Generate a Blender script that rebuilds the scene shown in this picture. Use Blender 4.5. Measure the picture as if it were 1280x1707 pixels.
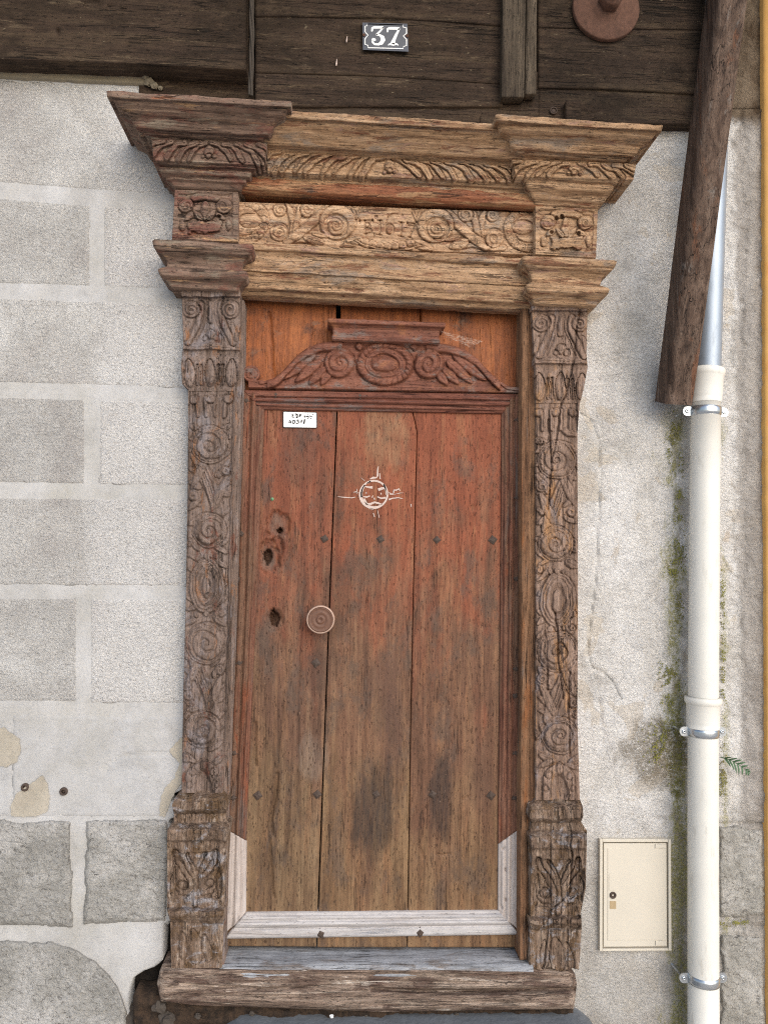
import bpy, math, random
import numpy as np
from mathutils import Matrix, Vector

for o in list(bpy.data.objects):
    bpy.data.objects.remove(o, do_unlink=True)
SC = bpy.context.scene
COL = SC.collection

# ------------------------------------------------------------------ camera, light, exposure
F, CX, CY = 1282.0, 640.0, 853.5          # focal length and centre in photograph pixels
CAM_D, CAM_H = 2.33, 1.50                 # metres from the wall face, eye height
YAW, PITCH, ROLL = math.radians(3.3), math.radians(4.0), math.radians(1.25)
cam = bpy.data.cameras.new('camera')
cam.sensor_fit = 'VERTICAL'; cam.sensor_height = 36.0; cam.lens = 36.0 * F / 1707.0
cam.clip_start = 0.05; cam.clip_end = 500
camo = bpy.data.objects.new('camera', cam); COL.objects.link(camo)
RM = (Matrix.Rotation(-YAW, 3, 'Z') @ Matrix.Rotation(math.pi / 2 + PITCH, 3, 'X') @ Matrix.Rotation(ROLL, 3, 'Z'))
camo.matrix_world = Matrix.Translation((0, -CAM_D, CAM_H)) @ RM.to_4x4()
SC.camera = camo
SC.cycles.use_denoising = False
SC.cycles.filter_width = 1.1

SUN_EL, SUN_AZ = math.radians(26), math.radians(24)     # azimuth: to the right of straight behind the photographer
w = bpy.data.worlds.new('World'); SC.world = w; w.use_nodes = True
nt = w.node_tree; nt.nodes.clear()
sky = nt.nodes.new('ShaderNodeTexSky'); sky.sky_type = 'NISHITA'; sky.sun_disc = False
sky.sun_elevation = SUN_EL; sky.sun_rotation = math.pi - SUN_AZ
sky.air_density = 1.0; sky.dust_density = 1.5; sky.ozone_density = 1.0
bg = nt.nodes.new('ShaderNodeBackground'); bg.inputs['Strength'].default_value = 0.10
wo = nt.nodes.new('ShaderNodeOutputWorld')
nt.links.new(sky.outputs[0], bg.inputs[0]); nt.links.new(bg.outputs[0], wo.inputs[0])
sun = bpy.data.lights.new('sun', 'SUN'); sun.energy = 1.5; sun.angle = math.radians(70); sun.color = (1.0, 0.995, 0.985)
suno = bpy.data.objects.new('sun', sun); COL.objects.link(suno)
sd = Vector((math.sin(SUN_AZ) * math.cos(SUN_EL), -math.cos(SUN_AZ) * math.cos(SUN_EL), math.sin(SUN_EL)))
suno.rotation_euler = sd.to_track_quat('Z', 'Y').to_euler(); suno.location = (3, -6, 6)
SC.view_settings.view_transform = 'Standard'; SC.view_settings.look = 'None'
SC.view_settings.exposure = 0.68; SC.view_settings.gamma = 1.0

# ------------------------------------------------------------------ helpers
RN = np.array(RM)
def W(px, py, d=0.0):
    """photo pixel -> point on the plane d metres in front of the wall face"""
    px, py, d = np.broadcast_arrays(np.asarray(px, float), np.asarray(py, float), np.asarray(d, float))
    v = np.stack([(px - CX) / F, -(py - CY) / F, -np.ones_like(px)], -1) @ RN.T
    t = (CAM_D - d) / v[..., 1]
    P = v * t[..., None]; P[..., 1] -= CAM_D; P[..., 2] += CAM_H
    return P
def S(r, g, b):
    f = lambda c: (c / 255 / 12.92) if c <= 10 else ((c / 255 + 0.055) / 1.055) ** 2.4
    return (f(r), f(g), f(b), 1.0)

def _h(ix, iy, s):
    n = (ix.astype(np.int64) * 374761393 + iy.astype(np.int64) * 668265263 + s * 974634777) & 0x7fffffff
    n = ((n ^ (n >> 13)) * 1274126177) & 0x7fffffff
    return ((n ^ (n >> 16)) & 0xffff) / 65535.0
def vn(x, y, s=0):
    x, y = np.broadcast_arrays(np.asarray(x, float), np.asarray(y, float))
    ix, iy = np.floor(x), np.floor(y); fx, fy = x - ix, y - iy
    fx = fx * fx * (3 - 2 * fx); fy = fy * fy * (3 - 2 * fy)
    a, b = _h(ix, iy, s), _h(ix + 1, iy, s); c, e = _h(ix, iy + 1, s), _h(ix + 1, iy + 1, s)
    return (a + (b - a) * fx) * (1 - fy) + (c + (e - c) * fx) * fy
def fbm(x, y, s=0, o=4):
    t, a, n = 0, 1.0, 0
    for i in range(o):
        t = t + a * (vn(x * 2 ** i, y * 2 ** i, s + i * 17) - .5); n += a; a *= .55
    return t / n * 2

def empty(name, loc, label=None, cat=None, group=None):
    o = bpy.data.objects.new(name, None); COL.objects.link(o); o.location = loc
    o.empty_display_size = .05
    if label: tag(o, label, cat, group)
    return o
def tag(o, label=None, cat=None, group=None, kind=None):
    if label: o['label'] = label
    if cat: o['category'] = cat
    if group: o['group'] = group
    if kind: o['kind'] = kind
    return o
def rootloc(p):
    l = Vector((0, 0, 0))
    while p is not None:
        l = l + Vector(p.location); p = p.parent
    return l
def mk(name, V, Q, mat, parent=None, smooth=True, origin=None):
    """one mesh object from world-space vertices and faces (n x 4 array or list of faces)"""
    V = np.asarray(V, float).reshape(-1, 3)
    pl = np.array(rootloc(parent))
    org = np.array(origin, float) if origin is not None else (pl if parent is not None else np.array([V[:, 0].mean(), V[:, 1].mean(), V[:, 2].min()]))
    me = bpy.data.meshes.new(name)
    if isinstance(Q, np.ndarray):
        k = Q.shape[1]
        me.vertices.add(len(V)); me.vertices.foreach_set('co', (V - org).astype(np.float32).ravel())
        me.loops.add(Q.size); me.loops.foreach_set('vertex_index', Q.astype(np.int32).ravel())
        me.polygons.add(len(Q)); me.polygons.foreach_set('loop_start', np.arange(0, Q.size, k, dtype=np.int32))
        me.update(calc_edges=True)
    else:
        me.from_pydata((V - org).tolist(), [], [tuple(map(int, f)) for f in Q])
    me.validate(); me.update()
    if smooth:
        me.polygons.foreach_set('use_smooth', np.ones(len(me.polygons), bool))
    me.materials.append(mat)
    o = bpy.data.objects.new(name, me); COL.objects.link(o)
    o.location = org - pl
    if parent is not None: o.parent = parent
    return o
def gq(r, c, off=0, flip=False, wrap=False):
    i = np.arange(r * c).reshape(r, c) + off
    if wrap: i = np.concatenate([i, i[:, :1]], 1)
    q = np.stack([i[:-1, :-1], i[1:, :-1], i[1:, 1:], i[:-1, 1:]], -1).reshape(-1, 4)
    return q[:, ::-1] if flip else q
def box_v(x0, x1, y0, y1, z0, z1):
    return [(x0, y0, z0), (x1, y0, z0), (x1, y1, z0), (x0, y1, z0), (x0, y0, z1), (x1, y0, z1), (x1, y1, z1), (x0, y1, z1)]
BOXF = [(0, 3, 2, 1), (4, 5, 6, 7), (0, 1, 5, 4), (1, 2, 6, 5), (2, 3, 7, 6), (3, 0, 4, 7)]
def bevel(o, wd, seg=2):
    m = o.modifiers.new('bevel', 'BEVEL'); m.width = wd; m.segments = seg; m.limit_method = 'ANGLE'; m.angle_limit = math.radians(35)
    return o
def box(name, x0, x1, y0, y1, z0, z1, mat, parent=None, bv=.002):
    o = mk(name, box_v(x0, x1, y0, y1, z0, z1), BOXF, mat, parent, smooth=False)
    if bv: bevel(o, bv)
    return o
def tube(name, path, rad, mat, parent=None, n=20, caps=True):
    path = np.asarray(path, float); m = len(path); rad = np.broadcast_to(rad, m)
    rows = []
    for i in range(m):
        t = path[min(i + 1, m - 1)] - path[max(i - 1, 0)]; t /= np.linalg.norm(t)
        a = np.cross(t, [0, 1, 0.013]); a /= np.linalg.norm(a); b = np.cross(t, a)
        th = np.linspace(0, 2 * np.pi, n, endpoint=False)
        rows.append(path[i] + rad[i] * (np.cos(th)[:, None] * a + np.sin(th)[:, None] * b))
    V = np.concatenate(rows); Q = [tuple(q) for q in gq(m, n, wrap=True)]
    if caps: Q += [tuple(range(n))[::-1], tuple(range((m - 1) * n, m * n))]
    return mk(name, V, Q, mat, parent)
def lathe(name, c, prof, mat, parent=None, n=32, sq=1.0):
    """rings about the wall normal: prof = [(radius, distance towards the viewer)]"""
    V = []; th = np.linspace(0, 2 * np.pi, n, endpoint=False)
    for r, d in prof:
        V.append(np.stack([c[0] + r * np.cos(th), np.full(n, c[1] - d), c[2] + sq * r * np.sin(th)], -1))
    Q = [tuple(q) for q in gq(len(prof), n, wrap=True)] + [tuple(range((len(prof) - 1) * n, len(prof) * n))]
    return mk(name, np.concatenate(V), Q, mat, parent)
def ip(pl, t):
    if np.isscalar(pl): return np.full(np.shape(t), float(pl))
    a = sorted(pl); return np.interp(t, [q[0] for q in a], [q[1] for q in a])

class Rel:
    """height map being carved, in photo pixels; H in metres"""
    def __init__(s, X, Y, warp=0.0, seed=0):
        # a hand-cut line is never quite true: bend the drawing a little before carving it
        s.X = X + warp * (fbm(X / 22, Y / 22, seed + 91, 3)); s.Y = Y + warp * (fbm(X / 22 + 40, Y / 22, seed + 95, 3)); s.H = np.zeros_like(X)
    def d_line(s, pts):
        best = np.full(s.X.shape, 1e9)
        for (x0, y0), (x1, y1) in zip(pts[:-1], pts[1:]):
            dx, dy = x1 - x0, y1 - y0; L = dx * dx + dy * dy + 1e-9
            t = np.clip(((s.X - x0) * dx + (s.Y - y0) * dy) / L, 0, 1)
            best = np.minimum(best, np.hypot(s.X - x0 - t * dx, s.Y - y0 - t * dy))
        return best
    def raise_(s, sd, h, bev=4, moat=.003, mw=1.3):
        b = np.clip(-sd / bev, 0, 1); b = np.sqrt(1 - (1 - b) ** 2)
        s.H = np.where(sd < 0, np.maximum(s.H * .3, 0) + h * b, s.H)
        if moat: s.H = s.H - moat * np.exp(-(sd / mw) ** 2)
    def line(s, pts, wd, h, **k): s.raise_(s.d_line(pts) - wd, h, bev=k.pop('bev', wd), **k)
    def groove(s, pts, wd, dep): s.H = s.H - dep * np.exp(-(s.d_line(pts) / wd) ** 2)
    def ell(s, cx, cy, rx, ry, h, bev=4, moat=.003):
        q = np.hypot((s.X - cx) / rx, (s.Y - cy) / ry)
        s.raise_((q - 1) * min(rx, ry), h, bev, moat)
    def ring(s, cx, cy, rx, ry, wd, dep):
        q = np.hypot((s.X - cx) / rx, (s.Y - cy) / ry); sd = (q - 1) * min(rx, ry)
        s.H = s.H - dep * np.exp(-(sd / wd) ** 2)
    def sink(s, cx, cy, rx, ry, dep, e=.25):
        q = np.hypot((s.X - cx) / rx, (s.Y - cy) / ry)
        s.H = s.H - dep * np.clip((1 - q) / e, 0, 1)
    def spiral(s, cx, cy, R, turns=2.0, dr=1, a0=0.0, h=.006, gd=.004, gw=1.4):
        s.ell(cx, cy, R, R, h, bev=R * .45)
        t = np.linspace(0, 1, int(turns * 14) + 2)
        r = R * (1 - .86 * t) ; a = a0 + dr * 2 * np.pi * turns * t
        s.groove(list(zip(cx + r * np.cos(a), cy + r * np.sin(a))), gw, gd)
        s.ell(cx, cy, R * .16, R * .16, h * .5, bev=2, moat=.001)
    def leaf(s, x0, y0, x1, y1, wd, h=.004, rib=True):
        dx, dy = x1 - x0, y1 - y0; L = math.hypot(dx, dy); ux, uy = dx / L, dy / L
        a = ((s.X - x0) * ux + (s.Y - y0) * uy) / L; b = -(s.X - x0) * uy + (s.Y - y0) * ux
        half = wd * np.sqrt(np.clip(np.sin(np.pi * np.clip(a, 0, 1) ** .8), 0, 1))
        sd = np.where((a < 0) | (a > 1), 5, np.abs(b) - half)
        s.raise_(sd, h, bev=wd * .8, moat=.0025)
        if rib: s.groove([(x0, y0), (x1, y1)], 1.0, .0018)
    def prof(s, pts, axis='y'):
        s.H = s.H + ip(pts, s.Y if axis == 'y' else s.X)

def relief(name, L, R, T, B, step, d0, fn, mat, parent=None, back=-.04, grain=None, seed=1, step2=None, warp=0.0, wear=0.0, gain=1.0):
    """heightfield slab between edge polylines traced in the photograph, standing d0 proud of the wall"""
    t0 = T if np.isscalar(T) else np.mean([q[1] for q in T]); b0 = B if np.isscalar(B) else np.mean([q[1] for q in B])
    nr = max(2, int(abs(b0 - t0) / (step2 or step)) + 1)
    l0 = L if np.isscalar(L) else np.mean([q[1] for q in L]); r0 = R if np.isscalar(R) else np.mean([q[1] for q in R])
    nc = max(2, int(abs(r0 - l0) / step) + 1)
    v = np.linspace(0, 1, nr)[:, None] * np.ones((1, nc)); u = np.linspace(0, 1, nc)[None] * np.ones((nr, 1))
    ye = t0 + v * (b0 - t0)
    X = ip(L, ye) + u * (ip(R, ye) - ip(L, ye))
    Y = ip(T, X) + v * (ip(B, X) - ip(T, X))
    X = ip(L, Y) + u * (ip(R, Y) - ip(L, Y))
    r = Rel(X, Y, warp, seed)
    if fn: fn(r)
    H = r.H * gain
    if wear:                                   # rubbed and flaked: the relief fades in patches
        k = np.clip(.5 + 1.5 * fbm(X / 26, Y / 34, seed + 55, 4), 0, 1); H = H * (1 - wear * k) + .0012 * fbm(X / 4, Y / 6, seed + 57, 2)
    if grain:
        ax, amp = grain
        if ax == 'z':
            H = H + amp * fbm(X / 5, Y / 90, seed, 3) - amp * 2.2 * np.clip(vn(X / 7, Y / 130, seed + 5) - .80, 0, 1) * 5
        elif ax == 'x':
            H = H + amp * fbm(X / 90, Y / 5, seed, 3) - amp * 2.2 * np.clip(vn(X / 130, Y / 7, seed + 5) - .80, 0, 1) * 5
        else:
            H = H + amp * fbm(X / 7, Y / 7, seed, 4)
    P = W(X, Y, d0 + H)
    P = np.pad(P, ((1, 1), (1, 1), (0, 0)), mode='edge')
    for sl in (np.s_[0], np.s_[-1], np.s_[:, 0], np.s_[:, -1]): P[sl][..., 1] = -back
    return mk(name, P.reshape(-1, 3), gq(nr + 2, nc + 2), mat, parent)

def moulding(name, xl, xr, rows, ref, d0, mat, parent=None, mitre=(1, 1), tilt=0.0, wear=.0016, seed=3, back=-.01, seg=.007):
    """moulded timber run along the wall: rows = [(photo y, projection)], mitred back at its ends"""
    py = np.array([q[0] for q in rows], float); p = np.array([q[1] for q in rows], float)
    P0 = W(ref, py, d0 + p); z = P0[:, 2]; xref = P0[:, 0].mean()
    k = 4; t = np.linspace(0, len(rows) - 1, (len(rows) - 1) * k + 1)
    p = np.interp(t, np.arange(len(rows)), p); z = np.interp(t, np.arange(len(rows)), z)
    n = max(3, int((xr - xl) / seg)); u = np.linspace(0, 1, n)[None]
    x = (xl - mitre[0] * p)[:, None] * (1 - u) + (xr + mitre[1] * p)[:, None] * u
    zz = z[:, None] + tilt * (x - xref)
    ero = fbm(x * 9, zz * 120, seed, 4) * wear * 1.4 + fbm(x * 70, zz * 90, seed + 9, 3) * wear * .7
    chip = np.clip(fbm(x * 16, zz * 45, seed + 33, 4) - .28, 0, 1) * wear * 7          # flaked edges
    crack = np.clip(vn(x * 3.5, zz * 150, seed + 21) - .78, 0, 1) * 4 * wear * 3 + chip
    y = -(d0 + p[:, None] + ero - crack); zz = zz + .6 * ero
    P = np.stack([x, y, zz], -1)
    P = np.pad(P, ((1, 1), (1, 1), (0, 0)), mode='edge')
    for sl in (np.s_[0], np.s_[-1], np.s_[:, 0], np.s_[:, -1]): P[sl][..., 1] = -back
    return mk(name, P.reshape(-1, 3), gq(P.shape[0], P.shape[1]), mat, parent)
def ribbons(name, lines, hw, d, mat, parent=None, thick=.0008):
    """flat strokes drawn on a surface: lines = polylines in photo pixels, optionally (x, y, halfwidth)"""
    V, Q = [], []
    for ln in lines:
        a = np.array([(q[0], q[1]) for q in ln], float); h = np.array([q[2] if len(q) > 2 else hw for q in ln], float)
        t = np.gradient(a, axis=0); t /= np.linalg.norm(t, axis=1)[:, None] + 1e-9
        nrm = np.stack([-t[:, 1], t[:, 0]], -1); b = len(V)
        for i in range(len(a)):
            for s_ in (1, -1):
                q = a[i] + s_ * h[i] * nrm[i]; V.append(W(q[0], q[1], d + thick)); 
            for s_ in (1, -1):
                q = a[i] + s_ * h[i] * nrm[i]; V.append(W(q[0], q[1], d))
        for i in range(len(a) - 1):
            j = b + 4 * i
            Q += [(j, j + 1, j + 5, j + 4), (j, j + 4, j + 6, j + 2), (j + 1, j + 3, j + 7, j + 5)]
    return mk(name, V, Q, mat, parent, smooth=False)
def flat(name, pts, d, mat, parent=None, thick=.001):
    n = len(pts); a = np.array(pts, float)
    V = np.concatenate([W(a[:, 0], a[:, 1], d + thick), W(a[:, 0], a[:, 1], d)])
    Q = [tuple(range(n))] + [(i, i + n, (i + 1) % n + n, (i + 1) % n) for i in range(n)]
    return mk(name, V, Q, mat, parent, smooth=False)
def arc(cx, cy, rx, ry, a0, a1, n=14):
    t = np.radians(np.linspace(a0, a1, n)); return list(zip(cx + rx * np.cos(t), cy + ry * np.sin(t)))

# ------------------------------------------------------------------ materials
class NT:
    def __init__(s, name, rough=.8):
        s.m = bpy.data.materials.new(name); s.m.use_nodes = True; s.t = s.m.node_tree
        s.b = s.t.nodes['Principled BSDF']; s.b.inputs['Roughness'].default_value = rough
        s.b.inputs['Specular IOR Level'].default_value = .3
        s.pos = s.t.nodes.new('ShaderNodeNewGeometry').outputs['Position']
    def n(s, ty, **k):
        o = s.t.nodes.new(ty)
        for a, v in k.items(): setattr(o, a, v)
        return o
    def put(s, inp, v):
        if hasattr(v, 'is_linked') or hasattr(v, 'links'): s.t.links.new(v, inp)
        else: inp.default_value = v
    def math(s, op, a, b=0.0, c=0.0, clamp=False):
        o = s.n('ShaderNodeMath', operation=op, use_clamp=clamp)
        s.put(o.inputs[0], a); s.put(o.inputs[1], b); s.put(o.inputs[2], c); return o.outputs[0]
    def mapv(s, scale, rot=(0, 0, 0), loc=(0, 0, 0)):
        o = s.n('ShaderNodeMapping'); s.t.links.new(s.pos, o.inputs['Vector'])
        o.inputs['Scale'].default_value = scale; o.inputs['Rotation'].default_value = rot; o.inputs['Location'].default_value = loc
        return o.outputs[0]
    def noise(s, vec, scale=1, detail=6, rough=.6, dist=0.0):
        o = s.n('ShaderNodeTexNoise'); s.put(o.inputs['Vector'], vec); o.inputs['Scale'].default_value = scale
        o.inputs['Detail'].default_value = detail; o.inputs['Roughness'].default_value = rough; o.inputs['Distortion'].default_value = dist
        return o.outputs['Fac']
    def ramp(s, f, stops):
        o = s.n('ShaderNodeValToRGB'); s.put(o.inputs[0], f); e = o.color_ramp.elements
        while len(e) < len(stops): e.new(.5)
        for q, (p, c) in zip(e, stops):
            q.position = p; q.color = c if hasattr(c, '__len__') else (c, c, c, 1)
        return o.outputs[0]
    def step(s, f, a, b):
        o = s.n('ShaderNodeMapRange', interpolation_type='SMOOTHSTEP'); s.put(o.inputs['Value'], f)
        o.inputs['From Min'].default_value = a; o.inputs['From Max'].default_value = b; return o.outputs[0]
    def mix(s, f, a, b, mode='MIX'):
        o = s.n('ShaderNodeMix', data_type='RGBA', blend_type=mode)
        s.put(o.inputs[0], f); s.put(o.inputs[6], a); s.put(o.inputs[7], b); return o.outputs[2]
    def xyz(s):
        o = s.n('ShaderNodeSeparateXYZ'); s.t.links.new(s.pos, o.inputs[0]); return o.outputs
    def bump(s, h, dist, strength=1.0):
        o = s.n('ShaderNodeBump'); s.put(o.inputs['Height'], h); o.inputs['Distance'].default_value = dist
        o.inputs['Strength'].default_value = strength; s.t.links.new(o.outputs[0], s.b.inputs['Normal'])
    def out(s, col, **k):
        s.put(s.b.inputs['Base Color'], col)
        for a, v in k.items(): s.put(s.b.inputs[a.replace('_', ' ')], v)
        return s.m

def wood(name, axis, dark, mid, light, patches=(), fine=.40, bumpd=.003, rough=.8, spec=.25, rot=(0, 0, 0), seed=0.0, coarse=1.0, blot=.24, crk=.75, speck=None):
    """weathered timber; patches = [(colour, noise scale vector, low, high)] blended over the grain"""
    t = NT(name, rough)
    V = lambda along, across: {'x': (along, across, across), 'z': (across, across, along)}[axis]
    g = t.noise(t.mapv(V(2.4 * coarse, 40 * coarse), rot, (seed, seed * .7, seed * 1.3)), 1, 8, .7, .7)
    f = t.noise(t.mapv(V(20, 210), rot, (seed, seed, seed)), 1, 5, .75, .3)
    c = t.ramp(g, [(.30, dark), (.47, mid), (.68, light)])
    for i, (pc, sc, lo, hi) in enumerate(patches):
        m = t.step(t.noise(t.mapv(sc, rot, (3.1 * i + seed, 1.7 * i, 5.3 * i + seed)), 1, 8, .7, .5), lo, hi)
        m = t.math('MULTIPLY', m, t.ramp(f, [(.3, .45), (.6, 1.0)]))
        c = t.mix(m, c, pc)
    b = t.noise(t.mapv((1, 1, 1), rot, (seed * 2, 3, 1)), 27, 9, .72)
    c = t.mix(1.0, c, t.ramp(b, [(.32, 1 - blot), (.5, 1.0), (.68, 1 + blot * .75)]), 'MULTIPLY')
    v = t.ramp(f, [(.32, 1 - fine), (.5, 1.0), (.70, 1 + fine * .45)])
    c = t.mix(1.0, c, v, 'MULTIPLY')
    # drying cracks along the grain, broken up in length
    n = t.noise(t.mapv(V(1.6, 46), rot, (seed + 5, 2, seed)), 1, 3, .55, .4)
    ck = t.math('MULTIPLY', t.step(t.math('ABSOLUTE', t.math('SUBTRACT', n, .5)), .016, .004), t.step(t.noise(t.mapv(V(5, 14), rot, (7, seed, 1)), 1, 3), .46, .60))
    c = t.mix(t.math('MULTIPLY', ck, crk), c, (dark[0] * .3, dark[1] * .3, dark[2] * .3, 1))
    pits = t.step(t.noise(t.mapv(V(60, 300), rot), 1, 3, .6), .62, .70)
    c = t.mix(t.math('MULTIPLY', pits, .6), c, (dark[0] * .6, dark[1] * .6, dark[2] * .6, 1))
    if speck: c = t.mix(t.math('MULTIPLY', t.step(t.noise(t.mapv(V(40, 120), rot, (9, 9, seed)), 1, 4, .7), .64, .72), speck[1]), c, speck[0])
    h = t.math('ADD', g, t.math('ADD', t.math('MULTIPLY', f, .6), t.math('MULTIPLY', b, .35)))
    h = t.math('SUBTRACT', h, t.math('ADD', t.math('MULTIPLY', pits, .5), ck))
    t.bump(h, bumpd, 1.0)
    t.b.inputs['Specular IOR Level'].default_value = spec
    return t.out(c)

BLK = S(24, 20, 17)
M = {}
DUST = (S(168, 160, 150), .35)
M['beam'] = wood('dark_beam_wood', 'x', S(39, 30, 21), S(62, 48, 38), S(79, 65, 50), [(S(44, 33, 23), (3, 3, 7), .48, .62), (S(102, 87, 69), (6, 40, 40), .58, .70)], bumpd=.004, speck=(S(160, 145, 119), .5), seed=.4)
M['beam_post'] = wood('grey_beam_wood', 'z', S(46, 38, 31), S(76, 66, 55), S(103, 91, 77), [], bumpd=.004, seed=4.2)
M['lintel'] = wood('tan_lintel_wood', 'x', S(104, 74, 52), S(168, 135, 104), S(198, 166, 135),
                   [(S(112, 72, 53), (6, 46, 34), .53, .62), (S(92, 69, 55), (5, 60, 60), .58, .67), (S(138, 123, 110), (5, 16, 16), .52, .64), (S(150, 118, 104), (8, 30, 30), .57, .66)], bumpd=.004)
M['frieze'] = wood('pale_frieze_wood', 'x', S(110, 80, 58), S(180, 145, 114), S(212, 180, 148),  # bare wood, tone lightened to offset the shade under the bed moulding
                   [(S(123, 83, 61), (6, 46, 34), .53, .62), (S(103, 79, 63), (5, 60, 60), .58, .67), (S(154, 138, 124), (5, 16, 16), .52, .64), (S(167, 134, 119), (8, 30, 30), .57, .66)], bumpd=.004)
M['lintel_red'] = wood('red_moulding_wood', 'x', S(85, 52, 38), S(138, 85, 59), S(162, 115, 82), [(S(165, 129, 95), (3.5, 30, 30), .50, .60), (S(97, 80, 69), (5, 22, 22), .54, .65)], seed=2.0, rough=.6)
M['lintel_brown'] = wood('brown_cornice_wood', 'x', S(72, 57, 48), S(119, 97, 84), S(153, 128, 111), [(S(118, 77, 66), (5, 20, 16), .50, .62), (S(136, 123, 108), (8, 30, 30), .52, .64), (S(179, 143, 107), (6, 44, 44), .58, .66), (S(143, 89, 61), (7, 40, 40), .62, .68)], seed=6.0, bumpd=.004)
M['pil_l'] = wood('grey_brown_pilaster_wood', 'z', S(68, 55, 47), S(116, 98, 88), S(148, 130, 121), [(S(150, 104, 70), (22, 20, 6), .56, .66), (S(131, 122, 122), (14, 14, 7), .52, .64), (S(110, 72, 59), (18, 18, 9), .58, .66)], seed=1.0, bumpd=.004)
M['pil_r'] = wood('tan_brown_pilaster_wood', 'z', S(78, 59, 49), S(131, 108, 94), S(167, 141, 125), [(S(165, 125, 89), (20, 20, 5), .53, .64), (S(134, 122, 120), (14, 14, 6), .54, .65)], seed=3.0, bumpd=.004, crk=.9)
M['jamb'] = wood('jamb_wood', 'z', S(63, 44, 34), S(118, 86, 63), S(147, 113, 86), [(S(111, 97, 88), (30, 20, 4), .55, .66), (S(130, 84, 52), (26, 20, 3), .54, .64)], seed=5.0)
M['base'] = wood('rotten_base_wood', 'z', S(66, 53, 43), S(121, 100, 85), S(166, 145, 128), [(S(104, 81, 58), (14, 14, 10), .48, .60), (S(157, 152, 154), (16, 16, 24), .54, .64), (S(182, 164, 149), (30, 30, 12), .58, .66)], bumpd=.007, seed=7.0, fine=.6)
M['sill'] = wood('sill_wood', 'x', S(84, 67, 58), S(143, 123, 109), S(193, 174, 158), [(S(94, 74, 65), (5, 34, 26), .47, .58), (S(231, 218, 205), (6, 50, 60), .60, .68)], bumpd=.008, fine=.6, seed=2.6)
M['tread'] = wood('tread_wood', 'x', S(109, 109, 111), S(153, 155, 160), S(181, 183, 187), [(S(118, 107, 99), (5, 14, 40), .54, .66)], bumpd=.003, seed=8.0)  # blue-grey cast of sky light on the sill top put into colour
M['transom'] = wood('orange_transom_wood', 'z', S(96, 50, 22), S(143, 79, 37), S(162, 96, 50), [(S(80, 48, 32), (9, 9, 7), .50, .64), (S(117, 89, 71), (12, 12, 20), .58, .70)], fine=.3, bumpd=.0016, rough=.6, spec=.4, seed=4.0, crk=.4)
M['crest'] = wood('red_crest_wood', 'x', S(84, 50, 39), S(120, 75, 59), S(140, 94, 75), [(S(118, 103, 96), (14, 14, 24), .52, .64), (S(141, 92, 64), (10, 10, 14), .56, .66)], fine=.35, bumpd=.002, rough=.65, seed=1.4, crk=.4)
M['trim'] = wood('red_brown_moulding_wood', 'z', S(74, 45, 36), S(112, 74, 59), S(134, 98, 80), [(S(112, 86, 69), (22, 22, 2.5), .45, .57), (S(99, 88, 82), (22, 22, 3), .54, .66), (S(125, 72, 50), (26, 26, 3), .56, .64)], fine=.4, bumpd=.0022, seed=9.0)
M['trim_x'] = wood('red_brown_top_moulding_wood', 'x', S(78, 47, 39), S(114, 70, 56), S(131, 90, 75), [(S(103, 90, 86), (4, 24, 28), .53, .64)], fine=.35, bumpd=.002, seed=9.0)
M['new_z'] = wood('new_pale_wood_upright', 'z', S(161, 144, 134), S(186, 175, 169), S(200, 191, 187), [], fine=.14, bumpd=.0008, seed=3.3, rough=.7, blot=.1, crk=.15)
M['new_x'] = wood('new_pale_wood_level', 'x', S(163, 155, 151), S(184, 179, 178), S(198, 194, 193), [(S(151, 151, 157), (3, 9, 22), .52, .66)], fine=.14, bumpd=.0008, seed=6.3, rough=.7, blot=.1, crk=.15)
M['brace'] = wood('brace_wood', 'z', S(54, 42, 36), S(92, 74, 63), S(122, 103, 90), [(S(110, 74, 54), (18, 18, 3), .56, .66), (S(127, 118, 111), (24, 24, 4), .57, .68)], rot=(math.radians(-10), math.radians(6), 0), seed=2.2, bumpd=.004)

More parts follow.
